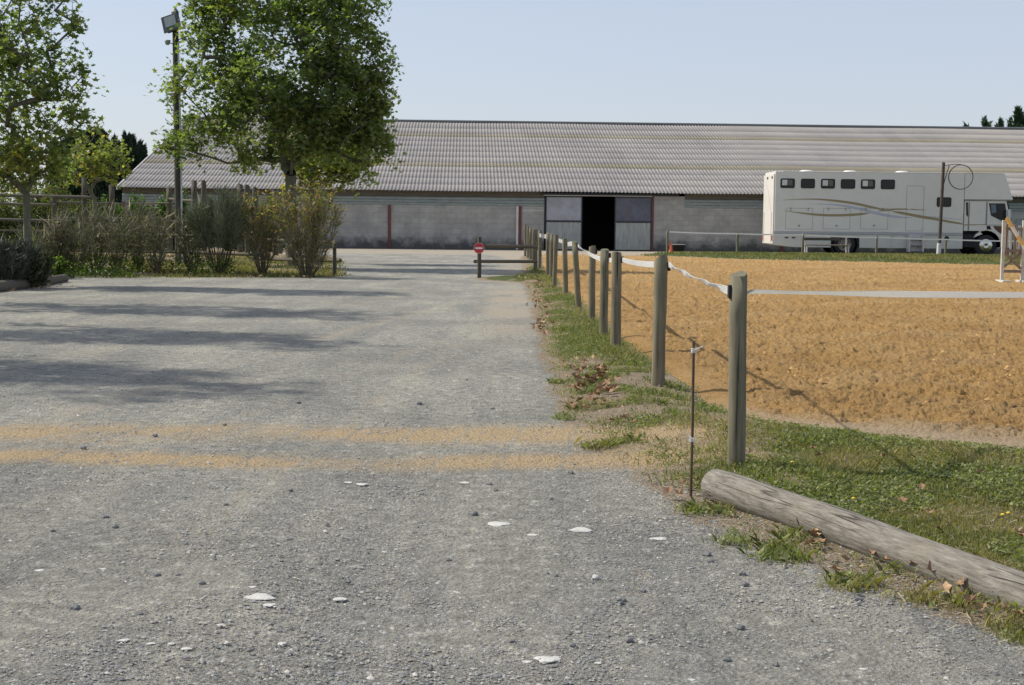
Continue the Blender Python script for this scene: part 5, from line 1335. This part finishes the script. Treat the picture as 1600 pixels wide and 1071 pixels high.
shrub('leafy_shrub', 'airy shrub with yellow and reddish leaves, left of the pair by the drive', spot(410, 31), 31, P(410, 302, 31)[1], 34 * 31 / F_PX, 20, 1300, 4600, 121, BR, AUT, .030, low=.12, top_leaf=1.2, twl=.35)
shrub('leafy_shrub', 'taller airy shrub with yellow green top leaves, next to the drive', spot(480, 30.6), 30.6, P(480, 287, 30.6)[1], 52 * 30.6 / F_PX, 34, 2500, 8500, 122, BR, AUT, .030, low=.1, top_leaf=1.3, twl=.35)
# weeds along the foot of the hedge
x, y = scatter_pts(15000, -11.5, -6.2, 28.6, 31.5, lambda x, y: sstep(0, .4, yard_sd(x, y)) * sstep(.32, .55, fbm(x, y, .8, 3, 15)), 2)
C = np.stack([x, y, hz(x, y) + rng.uniform(.02, .38, len(x)) * sstep(28.4, 30.5, y)], 1)
A = leaf_cloud(C, rng.uniform(.018, .036, len(x)), rng, OVAL, GRN + [(.035, .055, .02)], .6)
tag(np_mesh('weeds', *A[:2], MT['leaf'], colors=A[2]), kind='stuff')
# far left island: clipped grey bush, dark leafy bush, kerb log
shrub('grey_bush', 'rounded grey green bush cut off by the left edge', spot(5, 24), 24.2, P(20, 372, 24)[1], 52 * 24 / F_PX, 60, 9000, 0, 130, [(.085, .10, .075), (.12, .135, .105), (.06, .075, .05)], twl=.22, tw=.006, low=.15, fan=.9, ell=1.2)
shrub('dark_bush', 'low dark leafy bush behind the kerb log', spot(62, 25), 24.6, .62, 34 * 25 / F_PX, 40, 2500, 6000, 131, BR, [(.025, .04, .015), (.035, .055, .02)], .028, low=.05, twl=.2)
shrub('green_weed', 'bright green leafy weed at the foot of the hedge by the kerb log', spot(78, 28.6), 28.7, .42, .35, 14, 300, 900, 132, GRN, [(.10, .16, .03), (.14, .19, .04)], .04, twl=.15, cat='plant')
shrub('green_weed', 'pale green leafy plant under the slender plane tree trunk', spot(34, 27), 27, .95, .5, 18, 400, 1300, 133, GRN, [(.06, .10, .03), (.09, .14, .045)], .035, twl=.2, cat='plant')
ax, ay = G(-60, 462); cx_, cy_ = G(101, 440); q0, q1 = G(50, 449)
kl = empty('kerb_log', (cx_, cy_, 0), 'dark half round log edging the planted island at the far left', 'log')
MB().tube([(0, 0, .06), (q0 - cx_, q1 - cy_, .07), (ax - cx_, ay - cy_, .07)], [.085, .10, .11], 14).build('log_body', wood('kerb_wood', (.05, .045, .035), (.14, .125, .095), (5, 40, 40)), kl)
# background bushes at the left and the green hedge by the barn
OL = [(.075, .095, .04), (.10, .12, .055), (.055, .075, .03), (.12, .135, .07)]
def bush(name, label, px, Y, topy, wpx, n, seed, pal, lsz=.09, group=None, cat='bush', ry=None):
    rg = np.random.default_rng(seed); x_ = spot(px, Y); t = empty(name, (x_, Y, gz(x_, Y)), label, cat, group); h = P(px, topy, Y)[1]; r = wpx * Y / F_PX
    MB().tube([(0, 0, -.1), (.05, 0, h * .4), (0, .05, h * .7)], [.07, .05, .01], 6).build('stem', MT['bark'], t)
    nc = 45; v = rg.normal(size=(nc, 3)); v /= np.linalg.norm(v, axis=1, keepdims=True); v[:, 2] = np.abs(v[:, 2]); rd = rg.uniform(.55, 1, (nc, 1))
    C0 = v * rd * np.array([r, ry or r, h * .92]); ci = rg.integers(0, nc, n)
    C = C0[ci] + rg.normal(0, 1, (n, 3)) * np.array([r, r, h]) * .11; C[:, 2] = np.abs(C[:, 2]) + .02
    C = C[C[:, 2] < h * 1.12]
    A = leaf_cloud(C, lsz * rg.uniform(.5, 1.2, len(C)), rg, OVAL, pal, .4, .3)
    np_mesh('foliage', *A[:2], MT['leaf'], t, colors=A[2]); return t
for i, (px, Y, ty, w_) in enumerate([(-30, 58, 262, 60), (35, 60, 270, 48), (85, 58, 268, 45), (125, 60, 300, 34), (60, 54, 300, 50), (0, 54, 305, 45)]):
    bush('olive_bush', 'tall loose olive green bush behind the left part of the pen', px, Y, ty, w_, 5200, 150 + i, OL, .075, 'olive green bushes behind the pen')
for i, (px, ty, w_) in enumerate([(155, 303, 22), (190, 308, 24), (222, 302, 24), (255, 300, 24), (288, 304, 20), (372, 303, 22), (405, 306, 24), (430, 304, 16)]):
    bush('laurel_bush', 'glossy bright green hedge bush growing against the barn', px, 57, ty, w_, 3200, 170 + i, [(.06, .12, .025), (.085, .16, .035), (.045, .085, .02)], .085, 'glossy green hedge bushes by the barn')
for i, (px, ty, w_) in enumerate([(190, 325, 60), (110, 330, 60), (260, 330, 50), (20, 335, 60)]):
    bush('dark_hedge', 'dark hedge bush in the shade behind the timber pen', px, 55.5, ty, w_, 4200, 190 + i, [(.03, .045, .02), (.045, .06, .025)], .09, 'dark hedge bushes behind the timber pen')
